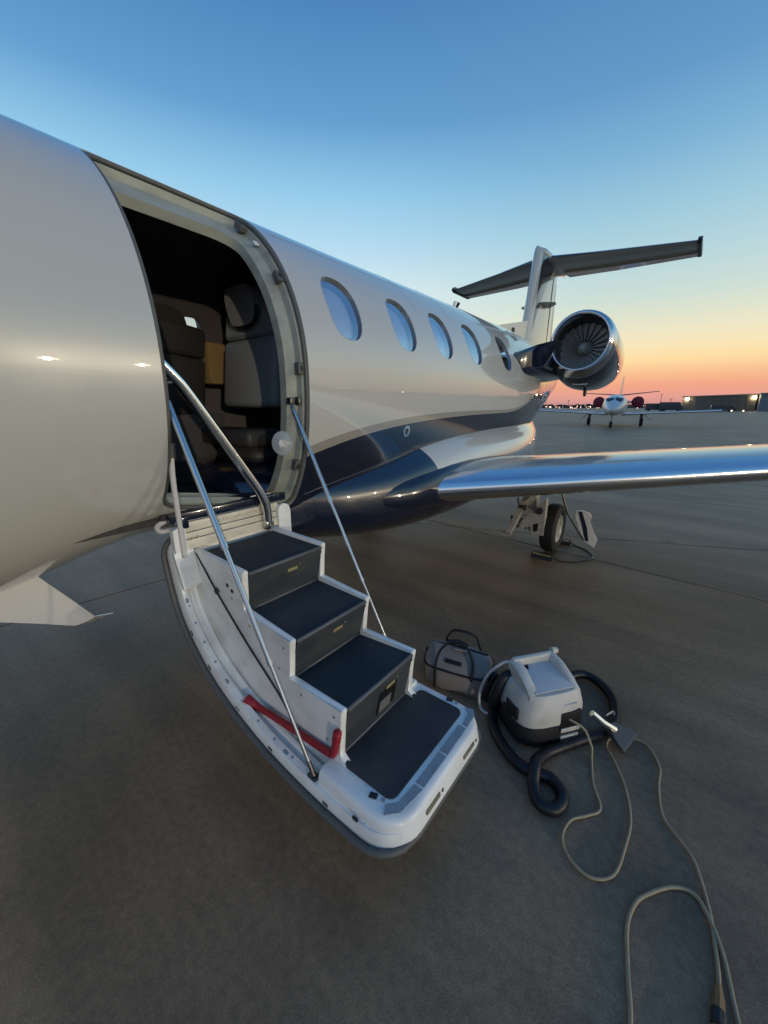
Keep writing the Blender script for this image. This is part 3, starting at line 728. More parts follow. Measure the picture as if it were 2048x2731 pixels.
# ---- landing gear
def wheel(parent, x, y, r, w, name='wheel'):
    bm = B(); lathe(bm, [(-w / 2 * .7, r * .56), (-w / 2, r * .64), (-w / 2, r * .86), (-w / 2 * .8, r * .96), (-w / 4, r), (w / 4, r), (w / 2 * .8, r * .96), (w / 2, r * .86), (w / 2, r * .64), (w / 2 * .7, r * .56)], 32, 'X', (x, y, r))
    wh = obj(name, bm, 'tyre', parent, smooth=40)
    bm = B(); lathe(bm, [(-w * .30, .01), (-w * .30, r * .3), (-w * .34, r * .57), (w * .34, r * .57), (w * .30, r * .5), (w * .22, r * .44), (w * .22, r * .2), (w * .34, r * .16), (w * .34, .01)], 28, 'X', (x, y, r)); return wh, bm
for sx in (1, -1):
    g = bpy.data.objects.new('main_gear', None); C.objects.link(g); g.parent = jet
    x0 = sx * 1.37
    bm = B(); lathe(bm, [(-.066, .16), (-.078, .18), (-.078, .24), (-.062, .266), (-.03, .275), (.03, .275), (.062, .266), (.078, .24), (.078, .18), (.066, .16)], 36, 'X', (x0, 4.47, .275)); obj('tyre', bm, 'tyre', g, smooth=40)
    bm = B(); lathe(bm, [(-.055, .01), (-.055, .11), (-.062, .162), (.064, .162), (.058, .14), (.04, .125), (.04, .06), (.06, .05), (.06, .002)], 28, 'X', (x0, 4.47, .275)); obj('rim', bm, 'gearpaint', g, smooth=40)
    bm = B(); tube(bm, [(sx * 1.16, 4.30, .92), (sx * 1.17, 4.30, .62)], .055, 12); tube(bm, [(sx * 1.17, 4.30, .62), (sx * 1.18, 4.32, .44)], .038, 12); box(bm, (sx * 1.165, 4.29, .60), (.13, .13, .14), None, .02); obj('strut', bm, 'gearpaint', g)
    bm = B(); prism(bm, [(4.16, .52), (4.30, .56), (4.40, .46), (4.56, .30), (4.56, .19), (4.44, .19), (4.32, .30), (4.20, .40)], lambda u, v, w: (sx * w, u, v), 1.12, 1.235); obj('trailing_arm', bm, 'gearpaint', g)
    bm = B(); prism(bm, [(4.10, .62), (4.22, .66), (4.26, .52), (4.20, .40), (4.10, .30), (4.04, .22), (4.00, .26), (4.06, .42)], lambda u, v, w: (sx * (w - (.62 - v) * .30), u, v), 1.10, 1.16); obj('torque_link', bm, 'gearpaint', g)
    bm = B(); prism(bm, [(1.178, .481), (1.264, .572), (1.345, .66), (1.35, .25), (1.224, .245), (1.205, .33), (1.06, .27), (1.03, .31), (1.11, .375)], lambda u, v, w: (sx * u, w, v), 4.17, 4.25); gl = obj('gear_leg', bm, 'gearpaint', g)
    bm = B(); lathe(bm, [(-.02, .004), (-.02, .035), (.02, .04)], 16, 'Y', (sx * 1.29, 4.16, .52)); obj('pivot_bolt', bm, 'darkmetal', g)
    bm = B(); prism(bm, [(1.24, .36), (1.29, .38), (1.285, .29), (1.25, .28)], lambda u, v, w: (sx * u, w, v), 4.163, 4.171); obj('leg_opening', bm, 'black', g)
    bm = B(); lathe(bm, [(-.03, .01), (-.03, .04), (.03, .04), (.03, .01)], 14, 'X', (sx * 1.12, 4.12, .55)); obj('pivot_bolt', bm, 'darkmetal', g)
    bm = B(); box(bm, (sx * .98, 4.06, .235), (.10, .06, .055), Matrix.Rotation(R(-12), 3, 'Y'), .012); obj('axle_jack_pad', bm, 'gearpaint', g)
    bm = B(); lathe(bm, [(-.09, .02), (-.09, .11), (0, .115), (.02, .02)], 20, 'X', (sx * 1.28, 4.47, .275)); obj('brake', bm, 'darkmetal', g)
    bm = B(); tube(bm, [(sx * 1.02, 4.22, .62), (sx * 1.09, 4.20, .40), (sx * 1.15, 4.22, .28)], .014, 6); tube(bm, [(sx * .92, 4.25, .72), (sx * 1.14, 4.25, .62)], .02, 8); obj('side_brace', bm, 'steel', g)
    bm = B(); box(bm, (sx * 1.05, 4.18, .38), (.11, .09, .10), Matrix.Rotation(R(25), 3, 'Y'), .02); tube(bm, [(sx * 1.0, 4.14, .43), (sx * 1.03, 4.12, .30), (sx * 1.10, 4.13, .32)], .012, 6); obj('brake_hose', bm, 'darkmetal', g)
    bm = B(); tube(bm, [(sx * 1.045, 4.12, .335), (sx * 1.09, 4.11, .36)], .014, 6); tube(bm, [(sx * .99, 4.15, .335), (sx * 1.02, 4.13, .325)], .012, 6); obj('hose_fitting', bm, 'chrome', g)
    bm = B()
    dpoly = [(1.579, .493), (1.630, .497), (1.693, .480), (1.725, .44), (1.716, .377), (1.761, .262), (1.809, .178), (1.790, .085), (1.693, .150), (1.629, .282), (1.574, .421)]
    prism(bm, dpoly, lambda u, v, w: (sx * u, 4.55 + w + .35 * (u - 1.6), v), -.010, .010); gd = obj('gear_door', bm, 'ghost', g)
    bm = B(); prism(bm, [(1.595, .488), (1.632, .488), (1.697, .311), (1.730, .150), (1.697, .158), (1.655, .304)], lambda u, v, w: (sx * u, 4.55 + w + .35 * (u - 1.6), v), -.014, -.0105); obj('door_stripe', bm, 'navy', gd)
    bm = B(); tube(bm, [(sx * 1.41, 4.48, .70), (sx * 1.50, 4.49, .46), (sx * 1.69, 4.52, .18)], .013, 6); obj('door_link', bm, 'darkmetal', g)
# nose gear and its door, ahead of the stair
g = bpy.data.objects.new('nose_gear', None); C.objects.link(g); g.parent = jet
bm = B(); lathe(bm, [(-.06, .11), (-.07, .13), (-.06, .2), (0, .215), (.06, .2), (.07, .13), (.06, .11)], 28, 'X', (0, -1.6, .215)); obj('tyre', bm, 'tyre', g)
bm = B(); lathe(bm, [(-.05, .005), (-.05, .11), (.05, .11), (.05, .005)], 20, 'X', (0, -1.6, .215)); tube(bm, [(0, -1.6, .22), (0, -1.65, 1.0)], .04, 10); obj('strut', bm, 'gearpaint', g)
bm = B()
ea = [(-.45, .985), (-.1, .985), (.20, .975), (.285, .86), (.375, .715), (.46, .575)]; eb = [(-.45, .925), (-.2, .835), (.02, .745), (.12, .705), (.25, .635), (.372, .565)]
fa = []
for o_ in (0, 1):
    grid_ = []
    for (y0, z0), (y1, z1) in zip(ea, eb):
        grid_.append([bm.verts.new((.225 + .010 * math.sin(math.pi * q / 8) + (-.014 if o_ else 0), y0 + (y1 - y0) * q / 8, z0 + (z1 - z0) * q / 8)) for q in range(9)])
    fa.append(grid_)
    for a_, b_ in zip(grid_, grid_[1:]):
        for q in range(8): bm.faces.new((a_[q], a_[q + 1], b_[q + 1], b_[q]))
bd = [(i_, 0) for i_ in range(6)] + [(5, q) for q in range(1, 9)] + [(i_, 8) for i_ in range(4, -1, -1)] + [(0, q) for q in range(7, 0, -1)]
for (a_, b_), (c_, d_) in zip(bd, bd[1:] + bd[:1]): bm.faces.new((fa[0][a_][b_], fa[0][c_][d_], fa[1][c_][d_], fa[1][a_][b_]))
ngd = obj('nose_gear_door', bm, 'ghost', g, smooth=30)
for y_, z_ in ((-.15, .98), (.12, .97)):
    bm = B(); tube(bm, [(.20, y_, z_ + .03), (.19, y_ + .05, z_ - .08)], .012, 8); obj('door_hinge', bm, 'steel', ngd)
bm = B(); prism(bm, [(.372, .565), (.46, .575), (.535, .560), (.535, .556), (.43, .555)], lambda u, v, w: (.22 + w, u, v), -.004, .004); obj('door_lip', bm, 'steel', ngd)

# ================================================================== AIRSTAIR
st = bpy.data.objects.new('airstair', None); C.objects.link(st); st.parent = jet; st['label'] = 'open stair door with white side mouldings and dark carpeted treads'
PR = [(.598, 1.02), (.612, .85), (.69, .61), (.90, .40), (1.20, .268), (1.50, .213), (1.76, .206), (1.955, .228)]
prof = [(p.x, p.z) for p in catmull([(a, 0, b) for a, b in PR], 8)]
NP = len(prof)
pn = []
for i in range(NP):
    a, b = prof[max(0, i - 1)], prof[min(NP - 1, i + 1)]; dx, dz = b[0] - a[0], b[1] - a[1]; l = math.hypot(dx, dz); pn.append((-dz / l, dx / l))
# arc length from both ends, for the rounded corners
acc = [0.]
for i in range(1, NP): acc.append(acc[-1] + math.hypot(prof[i][0] - prof[i - 1][0], prof[i][1] - prof[i - 1][1]))
def corner(i, r0=.10, r1=.13):
    u0, u1 = acc[i], acc[-1] - acc[i]
    c0 = r0 - math.sqrt(max(0, r0 * r0 - (r0 - u0) ** 2)) if u0 < r0 else 0
    c1 = r1 - math.sqrt(max(0, r1 * r1 - (r1 - u1) ** 2)) if u1 < r1 else 0
    return c0 + c1
SY0, SY1 = .675, 1.370
def SP(i, y, d): return (prof[i][0] + pn[i][0] * d, y, prof[i][1] + pn[i][1] * d)
idx = list(range(NP))
# outer skin
bm = B(); loft(bm, [[SP(i, SY0 + corner(i) + (SY1 - SY0 - 2 * corner(i)) * k / 8, 0) for k in range(9)] for i in idx], closed=False, cap=False); obj('outer_skin', bm, 'white', st, smooth=180)
# rim seal: dark band round the edge of the door
loop = [SP(i, SY0 + corner(i), .012) for i in idx] + [SP(NP - 1, SY0 + corner(NP - 1) + (SY1 - SY0 - 2 * corner(NP - 1)) * k / 10, .012) for k in range(1, 10)] + [SP(i, SY1 - corner(i), .012) for i in idx[::-1]] + [SP(0, SY1 - corner(0) - (SY1 - SY0 - 2 * corner(0)) * k / 10, .012) for k in range(1, 10)]
lp = [loop[0]]
for p in loop[1:]:
    if (Vector(p) - Vector(lp[-1])).length > .012: lp.append(p)
bm = B(); tube(bm, lp, .0125, 8, closed=True); obj('rim_seal', bm, 'seal', st, smooth=180)
bm = B(); tube(bm, [Vector(p) + Vector((0, 0, -.0125)) for p in lp], .0045, 6, closed=True); obj('rim_edge', bm, 'steel', st, smooth=180)
# white moulded liner (both sides of the steps)
def liner(sgn, hi):
    pr = [(.016, .012), (.017, .056), (.022, .068), (.048, .070), (.053, .062), (.056, .046), (.070, .044), (.074, .050), (.078, .060), (.084, .064), (.094, .064), (.100, .058), (.104, .046), (.130, .046)]
    rows = []
    for i in range(2, NP - 1):
        c = corner(i) * .8; row = []
        for o, d in pr:
            y = (SY0 + c + o) if sgn > 0 else (SY1 - c - o)
            k = min(1, (acc[-1] - acc[i]) / .35)
            row.append(SP(i, y, d))
        rows.append(row)
    b = B(); loft(b, rows, closed=False, cap=False); return obj('side_moulding', b, 'plastic', st, smooth=40)
liner(1, 0); liner(-1, 0)
# pan between the mouldings, under the steps
bm = B(); loft(bm, [[SP(i, y, .050) for y in (.795, 1.255)] for i in range(2, NP - 1)], closed=False, cap=False); obj('inner_pan', bm, 'plastic', st, smooth=180)
# stepped stringers
top = [(.665, .955), (1.095, .945), (1.055, .752), (1.385, .742), (1.340, .548), (1.650, .572), (1.612, .352), (1.66, .318)]
low = [(prof[i][0] + pn[i][0] * .045, prof[i][1] + pn[i][1] * .045) for i in range(NP - 6, 5, -2)]
def stringer(y0, y1):
    b = B(); prism(b, top + low, lambda u, v, w: (u, w, v), y0, y1)
    es = [e for e in b.edges if all(any((Vector((v.co.x, v.co.z)) - Vector(t)).length < 1e-4 for t in top) for v in e.verts)]
    bmesh.ops.bevel(b, geom=es, offset=.011, segments=3, affect='EDGES', profile=.5)
    return obj('stringer', b, 'plastic', st, smooth=35)
YL0, YL1, YR0, YR1 = .785, .812, 1.222, 1.250
stringer(YL0, YL1); stringer(YR0, YR1)
# treads and risers
TR = [((.70, .932), (1.088, .928)), ((1.055, .736), (1.378, .726)), ((1.342, .533), (1.643, .556))]
RI = [((1.090, .922), (1.050, .742)), ((1.380, .720), (1.336, .540)), ((1.645, .550), (1.606, .338))]
def plate(a, b_, th, y0, y1):
    d = Vector((b_[0] - a[0], b_[1] - a[1])).normalized(); n_ = Vector((-d.y, d.x)) * th; b = B()
    prism(b, [a, b_, (b_[0] - n_.x, b_[1] - n_.y), (a[0] - n_.x, a[1] - n_.y)], lambda u, v, w: (u, w, v), y0, y1); return b
YI0, YI1 = YL1 + .001, YR0 - .001
for k in range(3):
    obj('tread', plate(*TR[k], .03, YI0, YI1), 'carpet', st)
    obj('riser', plate(RI[k][0], RI[k][1], .02, YI0, YI1), 'carpet', st)
    bm = B(); e = TR[k][1]; tube(bm, [(e[0] - .002, YI0 + .002, e[1] - .004), (e[0] - .002, YI1 - .002, e[1] - .004)], .0085, 10); obj('nosing', bm, 'nosing', st, smooth=180)
    bm = B(); e = RI[k][1]; tube(bm, [(e[0] + .002, YI0 + .002, e[1] + .001), (e[0] + .002, YI1 - .002, e[1] + .001)], .006, 8); obj('kick_trim', bm, 'nosing', st, smooth=180)
    a, b_ = RI[k]; t = .30 if k < 2 else .26; f = lambda s, o: (a[0] + (b_[0] - a[0]) * s + o, a[1] + (b_[1] - a[1]) * s)
    yc = (1.045, 1.045, 1.075)[k]
    bm = B(); p0, p1 = f(t - .045, .002), f(t + .045, .002)
    vs = prism(bm, [p0, p1, (p1[0] + .0025, p1[1]), (p0[0] + .0025, p0[1])], lambda u, v, w: (u, w, v), yc - .030, yc + .026); obj('placard', bm, 'placard', st, smooth=0)
    bm = B(); tube(bm, [(p0[0] + .002, yc + .038, p0[1] + .004), (p0[0] + .002, yc + .042, p0[1] + .004)], .004, 6); obj('placard_stud', bm, 'placard', st)
# lit recess in the lowest riser
a, b_ = RI[2]; f = lambda s, o: (a[0] + (b_[0] - a[0]) * s + o, a[1] + (b_[1] - a[1]) * s)
bm = B(); p0, p1 = f(.30, .001), f(.82, .001); prism(bm, [p0, p1, (p1[0] + .003, p1[1]), (p0[0] + .003, p0[1])], lambda u, v, w: (u, w, v), 1.005, 1.12); rec = obj('latch_recess', bm, 'black', st, smooth=0)
bm = B(); p0, p1 = f(.50, .004), f(.78, .004); prism(bm, [p0, p1, (p1[0] + .004, p1[1]), (p0[0] + .004, p0[1])], lambda u, v, w: (u, w, v), 1.012, 1.085); obj('latch_plate', bm, 'latchplate', st, smooth=0)
# platform at the foot of the stair
PX0, PX1 = 1.58, 1.962; PY0, PY1 = .697, 1.352
def ring(x0, x1, y0, y1, r, z): return [(u, v, z) for u, v in rrect(x0, x1, y0, y1, (r, .012, .012, r), 8)]
bm = B()
loft(bm, [ring(PX0, PX1 - .001, PY0 + .004, PY1 - .004, .118, .246), ring(PX0, PX1 - .012, PY0 + .012, PY1 - .012, .112, .305), ring(PX0, PX1 - .018, PY0 + .018, PY1 - .018, .106, .321), ring(PX0, PX1 - .028, PY0 + .028, PY1 - .028, .098, .3275), ring(PX0, PX1 - .042, PY0 + .042, PY1 - .042, .088, .3285)])
obj('platform', bm, 'plastic', st, smooth=50)
mat_poly = [(1.612, YL0 + .03), (1.640, YL0 + .03), (1.640, .800), (1.655, .785), (1.82, .785)]
mat_poly += [(1.835 + .03 * math.cos(R(a)) , .815 + .03 * math.sin(R(a))) for a in (-90, -60, -30, 0)]
mat_poly += [(1.835 + .03 * math.cos(R(a)), 1.262 + .03 * math.sin(R(a))) for a in (0, 30, 60, 90)]
mat_poly += [(1.665, 1.292), (1.648, 1.282), (1.642, 1.245), (1.630, 1.228), (1.612, 1.224)]
bm = B(); prism(bm, mat_poly, lambda u, v, w: (u, v, w), .322, .3335); obj('platform_mat', bm, 'carpet', st)
for pl in ([(1.862, 1.318), (1.885, 1.30), (1.896, 1.225), (1.918, 1.225), (1.915, 1.30), (1.895, 1.33)], [(1.884, 1.215), (1.886, 1.06), (1.920, 1.06), (1.918, 1.215)], [(1.886, 1.05), (1.886, .895), (1.920, .895), (1.920, 1.05)], [(1.886, .885), (1.880, .80), (1.850, .765), (1.868, .735), (1.905, .775), (1.920, .885)]):
    bm = B(); prism(bm, pl, lambda u, v, w: (u, v, w), .328, .3315); obj('grip_tape', bm, 'tape', st, smooth=0)
for x, y in ((1.80, .765), (1.785, 1.318)):
    bm = B(); box(bm, (x, y, .3305), (.028, .020, .004), Matrix.Rotation(R(20), 3, 'Z')); obj('edge_marker', bm, 'mark', st)
    bm = B(); box(bm, (x + .035, y + (.008 if y < 1 else -.004), .3305), (.014, .012, .004), Matrix.Rotation(R(20), 3, 'Z')); obj('edge_stud', bm, 'tape', st)
for y in (.90, 1.17):
    bm = B(); box(bm, (1.9535, y, .283), (.012, .090, .016), Matrix.Rotation(R(-12), 3, 'Y'), .003); obj('latch_slot', bm, 'latchslot', st)
    bm = B(); box(bm, (1.9535, y + .064, .280), (.010, .012, .012), Matrix.Rotation(R(-12), 3, 'Y'), .003); obj('latch_stud', bm, 'seal', st)
bm = B(); box(bm, (1.78, .694, .285), (.022, .010, .014), Matrix.Rotation(R(15), 3, 'X'), .003); obj('guide_pin', bm, 'mark', st)
# upper (sill) panel: cream planks, navy threshold with bright edges
for k, (z0, z1) in enumerate(((1.036, 1.082), (1.003, 1.033), (.955, 1.000))):
    bm = B(); box(bm, (.664 + .006 * k, 1.005, (z0 + z1) / 2), (.022, .545, z1 - z0), None, .002); obj('sill_plank', bm, 'cream', st)
bm = B()
for k in range(26):
    y = .90 + .011 * k + random.uniform(-.003, .003); z = 1.062 if k % 2 else 1.056
    box(bm, (.6758, y, z), (.001, random.uniform(.002, .006), random.uniform(.004, .012)))
for y in (.76, .785, .81): box(bm, (.687, y, 1.0 + .006), (.006, .010, .010))
obj('sill_stencil', bm, 'stencil', st, smooth=0)
bm = B(); box(bm, (.622, 1.03, 1.108), (.105, .66, .046), None, .004); obj('threshold', bm, 'navy', jet)
bm = B(); box(bm, (.6755, 1.03, 1.088), (.003, .62, .006)); box(bm, (.600, 1.03, 1.1325), (.052, .62, .003)); obj('threshold_edge', bm, 'chrome', jet)
bm = B(); pl = [(1.262, .90), (1.262, 1.045)] + [(1.30 + .045 * math.cos(R(a)), 1.03 + .045 * math.sin(R(a))) for a in (120, 90, 60, 30, 0)] + [(1.345, .90)]
prism(bm, pl, lambda u, v, w: (w, u, v), .675, .70); obj('hinge_cover', bm, 'plastic', st)
bm = B(); prism(bm, [(.70, 1.06), (.735, 1.075), (.755, 1.06), (.765, .90), (.70, .86)], lambda u, v, w: (w, u, v), .655, .69); obj('hinge_cover', bm, 'plastic', st)
bm = B(); prism(bm, [(.69, .955), (.78, .955), (.785, .79), (.70, .78)], lambda u, v, w: (w + (0.955 - v) * .18, u, v), .665, .69); obj('inner_cheek', bm, 'plastic', st)
bm = B(); box(bm, (.672, .752, 1.085), (.03, .05, .055), None, .004); obj('hinge_box', bm, 'navy', st)
bm = B(); tube(bm, catmull([(.63, .735, 1.10), (.63, .69, 1.095), (.62, .665, 1.075), (.62, .68, 1.05), (.64, .72, 1.055)], 6), .012, 8); obj('hinge_loop', bm, 'tubewhite', st)
# handrail: polished bar across the opening
bm = B(); tube(bm, catmull([(.70, .72, 1.80), (.70, .80, 1.715), (.70, .845, 1.655), (.70, 1.00, 1.415), (.70, 1.125, 1.215), (.70, 1.172, 1.125), (.699, 1.190, 1.060), (.696, 1.192, .965)], 6), .0255, 16); obj('handrail', bm, 'chrome', st, smooth=180)
bm = B(); box(bm, (.692, 1.193, .978), (.052, .056, .058), None, .014); obj('handrail_foot', bm, 'steel', st)
bm = B(); tube(bm, [(.70, .80, 1.715), (.64, .70, 1.70), (.60, .62, 1.66)], .0215, 12); obj('handrail_bend', bm, 'chrome', st)
# telescopic support struts
def strut(a, b_, r):
    a, b_ = Vector(a), Vector(b_); bm = B(); P = lambda t: a.lerp(b_, t)
    tube(bm, [P(.03), P(.42)], r, 12); o = obj('support_strut', bm, 'steel', st)
    bm = B(); tube(bm, [P(.42), P(.43), P(.72)], r * .72, 10); obj('strut_rod', bm, 'steel', st)
    bm = B(); tube(bm, [P(.72), P(.97)], r * .55, 10); obj('strut_rod', bm, 'steel', st)
    bm = B(); tube(bm, [P(.405), P(.425)], r * 1.12, 12); obj('strut_collar', bm, 'steel', st)
    bm = B(); tube(bm, [P(.71), P(.725)], r * .85, 10); obj('strut_collar', bm, 'steel', st)
    bm = B(); tube(bm, [P(0), P(.035)], r * .6, 8); tube(bm, [P(.965), P(1)], r * .7, 8); obj('strut_end', bm, 'darkmetal', st)
strut((.800, .70, 1.66), (1.560, .712, .290), .0125)
strut((.765, 1.320, 1.672), (1.452, 1.335, .400), .0105)
bm = B(); box(bm, (1.552, .716, .272), (.045, .030, .030), None, .005); obj('strut_anchor', bm, 'darkmetal', st)
bm = B(); box(bm, (1.505, 1.300, .352), (.06, .045, .03), None, .008); tube(bm, [(1.47, 1.30, .36), (1.53, 1.31, .375)], .016, 8); box(bm, (1.56, 1.29, .335), (.10, .06, .02), None, .006); obj('strut_anchor', bm, 'plastic', st)
# white cable at the front edge
bm = B(); tube(bm, catmull([(.80, .695, 1.42), (.79, .692, 1.30), (.772, .70, 1.10), (.762, .705, .955)], 6), .0115, 8); obj('door_cable', bm, 'tubewhite', st, smooth=180)
bm = B(); tube(bm, [(.80, .697, 1.40), (.805, .697, 1.46)], .015, 8); obj('cable_fitting', bm, 'darkmetal', st)
# thin black cord down the moulding
bm = B(); tube(bm, catmull([(.70, .785, .935), (.760, .782, .880), (.885, .778, .770), (1.075, .777, .612), (1.285, .775, .462), (1.395, .770, .368), (1.50, .768, .345)], 6), .0042, 6); obj('black_cord', bm, 'mark', st, smooth=180)
bm = B(); box(bm, (.872, .774, .795), (.022, .010, .022), Matrix.Rotation(R(35), 3, 'Y')); obj('cord_clip', bm, 'mark', st)
def on_stair(i, y, d, size, name, m_, tilt=0):
    bm = B(); p = SP(i, y, d); n_ = Vector((pn[i][0], 0, pn[i][1])); u = Vector((0, 1, 0)); v = u.cross(n_); rot = Matrix((v, u, n_)).transposed(); box(bm, p, size, rot); return obj(name, bm, m_, st)
def near(x): return min(range(NP), key=lambda i: abs(prof[i][0] - x))
def nearz(z): return min(range(NP), key=lambda i: abs(prof[i][1] + pn[i][1] * .06 - z) + (9 if prof[i][0] > 1.2 else 0))
for z, y, nm, m_, s in ((.805, .735, 'anchor_recess', 'black', (.055, .018, .004)), (.715, .712, 'edge_marker', 'tape', (.024, .020, .003)), (.42, .712, 'edge_marker', 'tape', (.026, .018, .003))):
    on_stair(nearz(z), y, .068, s, nm, m_)
on_stair(near(1.39), .710, .068, (.026, .018, .003), 'edge_marker', 'tape')
bm = B(); p = SP(nearz(.82), .735, .073); tube(bm, [Vector(p) + Vector((-.005, -.004, .02)), Vector(p) + Vector((.006, .004, -.005))], .007, 8); obj('anchor_pin', bm, 'chrome', st)
for x in (.74, .86, 1.10, 1.33, 1.62):
    on_stair(near(x), SY0 + .018, .032, (.026, .006, .014), 'guide_pin', 'seal')
for dx in (0, .035):
    bm = B(); box(bm, (.955 + dx, YL0 - .001, .845 - dx * .5), (.018, .002, .016)); obj('side_decal', bm, 'mark', st)
scr = None
def screw(p, n_):
    global scr
    if scr is None:
        bm = B(); lathe(bm, [(-.002, .0055), (.0012, .0055), (.0018, .0035), (.0018, .0005)], 8, 'Z'); scr = obj('screw', bm, 'steel', st); o = scr
    else: o = scr.copy(); C.objects.link(o)
    o.location = p; o.rotation_euler = Vector(n_).to_track_quat('Z', 'Y').to_euler()
for i in range(8, NP - 4, 3): screw(SP(i, SY0 + corner(i) * .8 + .035, .070), (pn[i][0], 0, pn[i][1]))
for x, z in ((.74, .90), (1.02, .90), (.98, .79), (1.10, .70), (1.33, .69), (1.29, .58), (1.42, .52), (1.60, .52), (1.56, .40)): screw((x, YL0, z), (0, -1, 0))
# red release lever
LV = catmull([(1.108, .728, .372), (1.135, .738, .358), (1.16, .748, .345), (1.22, .756, .343), (1.40, .765, .350), (1.575, .768, .362), (1.607, .768, .376), (1.620, .768, .42), (1.634, .768, .486)], 6)
bm = B(); tube(bm, LV, [.022 - .0085 * min(1, k / 16) if k < 44 else .0155 for k in range(len(LV))], 10, flat=1.1); obj('release_lever', bm, 'red', st, smooth=180)
bm = B(); tube(bm, [(1.085, .712, .330), (1.125, .735, .352)], .027, 12); obj('lever_pivot', bm, 'plastic', st)

# ================================================================== CARPET EXTRACTOR
EXC, EXR = (2.055, 1.790), R(53)
ext = empty('carpet_extractor', (*EXC, 0), 'off-white carpet extractor with dark base and coiled black hose on the apron', 'carpet cleaner', rz=EXR)
eb = bpy.data.objects.new
def el_ring(hx, hy, z, ex=3.5, n=40, cx=0, cy=0): return [(u, v, z) for u, v in sell(hx, hy, ex, n, cx, cy)]
bm = B(); loft(bm, [el_ring(.175, .135, .010), el_ring(.185, .145, .025), el_ring(.185, .145, .095), el_ring(.180, .140, .122)]); obj('base', bm, 'basegrey', ext, smooth=40)
bm = B(); loft(bm, [el_ring(.182, .142, .118), el_ring(.186, .146, .135), el_ring(.184, .143, .19), el_ring(.168, .128, .252), el_ring(.152, .112, .276)]); tank = obj('tank', bm, 'tank', ext, smooth=40)
# shoulders and rear handle wall round the filling recess
def wall(path, w0, h0, nm):
    b = B(); rows = []
    for (x, y, z, w) in path: rows.append([(x - w, y, z - .07), (x - w * .8, y, z - .006), (x - w * .5, y, z), (x + w * .5, y, z), (x + w * .8, y, z - .006), (x + w, y, z - .07)])
    loft(b, rows); return obj(nm, b, 'tank', ext, smooth=45)
wall([(-.118, -.100, .272, .028), (-.115, -.06, .308, .030), (-.110, .02, .340, .032), (-.105, .100, .344, .032)], 0, 0, 'shoulder')
wall([(.122, -.100, .272, .020), (.120, -.06, .306, .020), (.115, .02, .344, .020), (.110, .100, .354, .022)], 0, 0, 'shoulder')
bm = B(); box(bm, (.0, .093, .317), (.24, .034, .075), None, .014); obj('carry_handle', bm, 'tank', ext, smooth=45)
bm = B(); tube(bm, [(.118, .10, .352), (.150, .102, .348)], .017, 10); obj('filler_cap', bm, 'tank', ext)
bm = B(); box(bm, (.0, -.002, .297), (.215, .19, .010), Matrix.Rotation(R(9), 3, 'X'), .004); obj('tank_lid', bm, 'lidgrey', ext)
bm = B(); box(bm, (.068, -.139, .140), (.115, .02, .100), None, .003); obj('cord_bay', bm, 'black', ext)
for z, w, s in ((.092, .105, .024), (.050, .100, .020)):
    bm = B(); box(bm, (.068, -.146, z), (w, .012, s), None, .003); obj('front_vent', bm, 'tank', ext)
bm = B(); box(bm, (.065, -.1345, .225), (.07, .003, .006)); obj('maker_mark', bm, 'lidgrey', ext)
def ewl(pts):   # world points to the machine's own frame
    m = Matrix.Translation((*EXC, 0)) @ Matrix.Rotation(EXR, 4, 'Z'); mi = m.inverted(); return [mi @ Vector(p) for p in pts]
def corr(bm, pts, r, n=10):
    P = catmull(pts, 13); rr = [r * (1 + .16 * (k % 2)) for k in range(len(P))]; tube(bm, P, rr, n)
bm = B(); corr(bm, ewl([(1.935, 1.775, .275), (1.89, 1.70, .255), (1.865, 1.67, .15), (1.85, 1.71, .05), (1.875, 1.64, .027), (1.934, 1.561, .026), (2.044, 1.483, .026), (2.133, 1.470, .026),
    (2.205, 1.490, .026), (2.268, 1.440, .026), (2.262, 1.365, .026), (2.206, 1.345, .026), (2.160, 1.40, .035), (2.142, 1.47, .070), (2.140, 1.535, .050), (2.170, 1.640, .028), (2.256, 1.780, .027), (2.345, 1.920, .027), (2.372, 2.054, .027), (2.335, 2.205, .028), (2.25, 2.30, .03), (2.16, 2.31, .035), (2.09, 2.20, .04), (2.04, 2.06, .06)]), .0235)
obj('suction_hose', bm, 'hose', ext, smooth=180)
bm = B(); tube(bm, ewl([(1.985, 1.795, .285), (1.925, 1.770, .272)]), .034, 12); obj('hose_cuff', bm, 'hose', ext)
bm = B(); corr(bm, ewl([(1.93, 1.88, .03), (1.82, 1.86, .10), (1.80, 1.83, .15), (1.78, 1.80, .09), (1.775, 1.78, .025), (1.83, 1.80, .02)]), .017); obj('spare_hose', bm, 'hose', ext, smooth=180)
bm = B(); tube(bm, catmull(ewl([(1.955, 1.765, .29), (1.925, 1.755, .325), (1.87, 1.74, .315), (1.80, 1.72, .22), (1.770, 1.70, .10), (1.79, 1.685, .02), (1.85, 1.685, .012)]), 8), .0075, 8); obj('solution_tube', bm, 'tubewhite', ext, smooth=180)
for sx in (-1, 1):
    bm = B(); prism(bm, [(-.04, .10), (.04, .10), (.035, .155), (-.035, .155)], lambda u, v, w: (w, u, v), sx * .1835 - .006, sx * .1835 + .006); obj('side_latch', bm, 'basegrey', ext)
for x in (-.15, .15):
    bm = B(); lathe(bm, [(-.02, .004), (-.02, .045), (.02, .045), (.02, .004)], 16, 'X', (x, .135, .045)); obj('wheel', bm, 'basegrey', ext)
bm = B(); tube(bm, [(u, v, .1215) for u, v in sell(.187, .147, 3.5, 48)], .0028, 6, closed=True); obj('body_seam', bm, 'basegrey', ext)
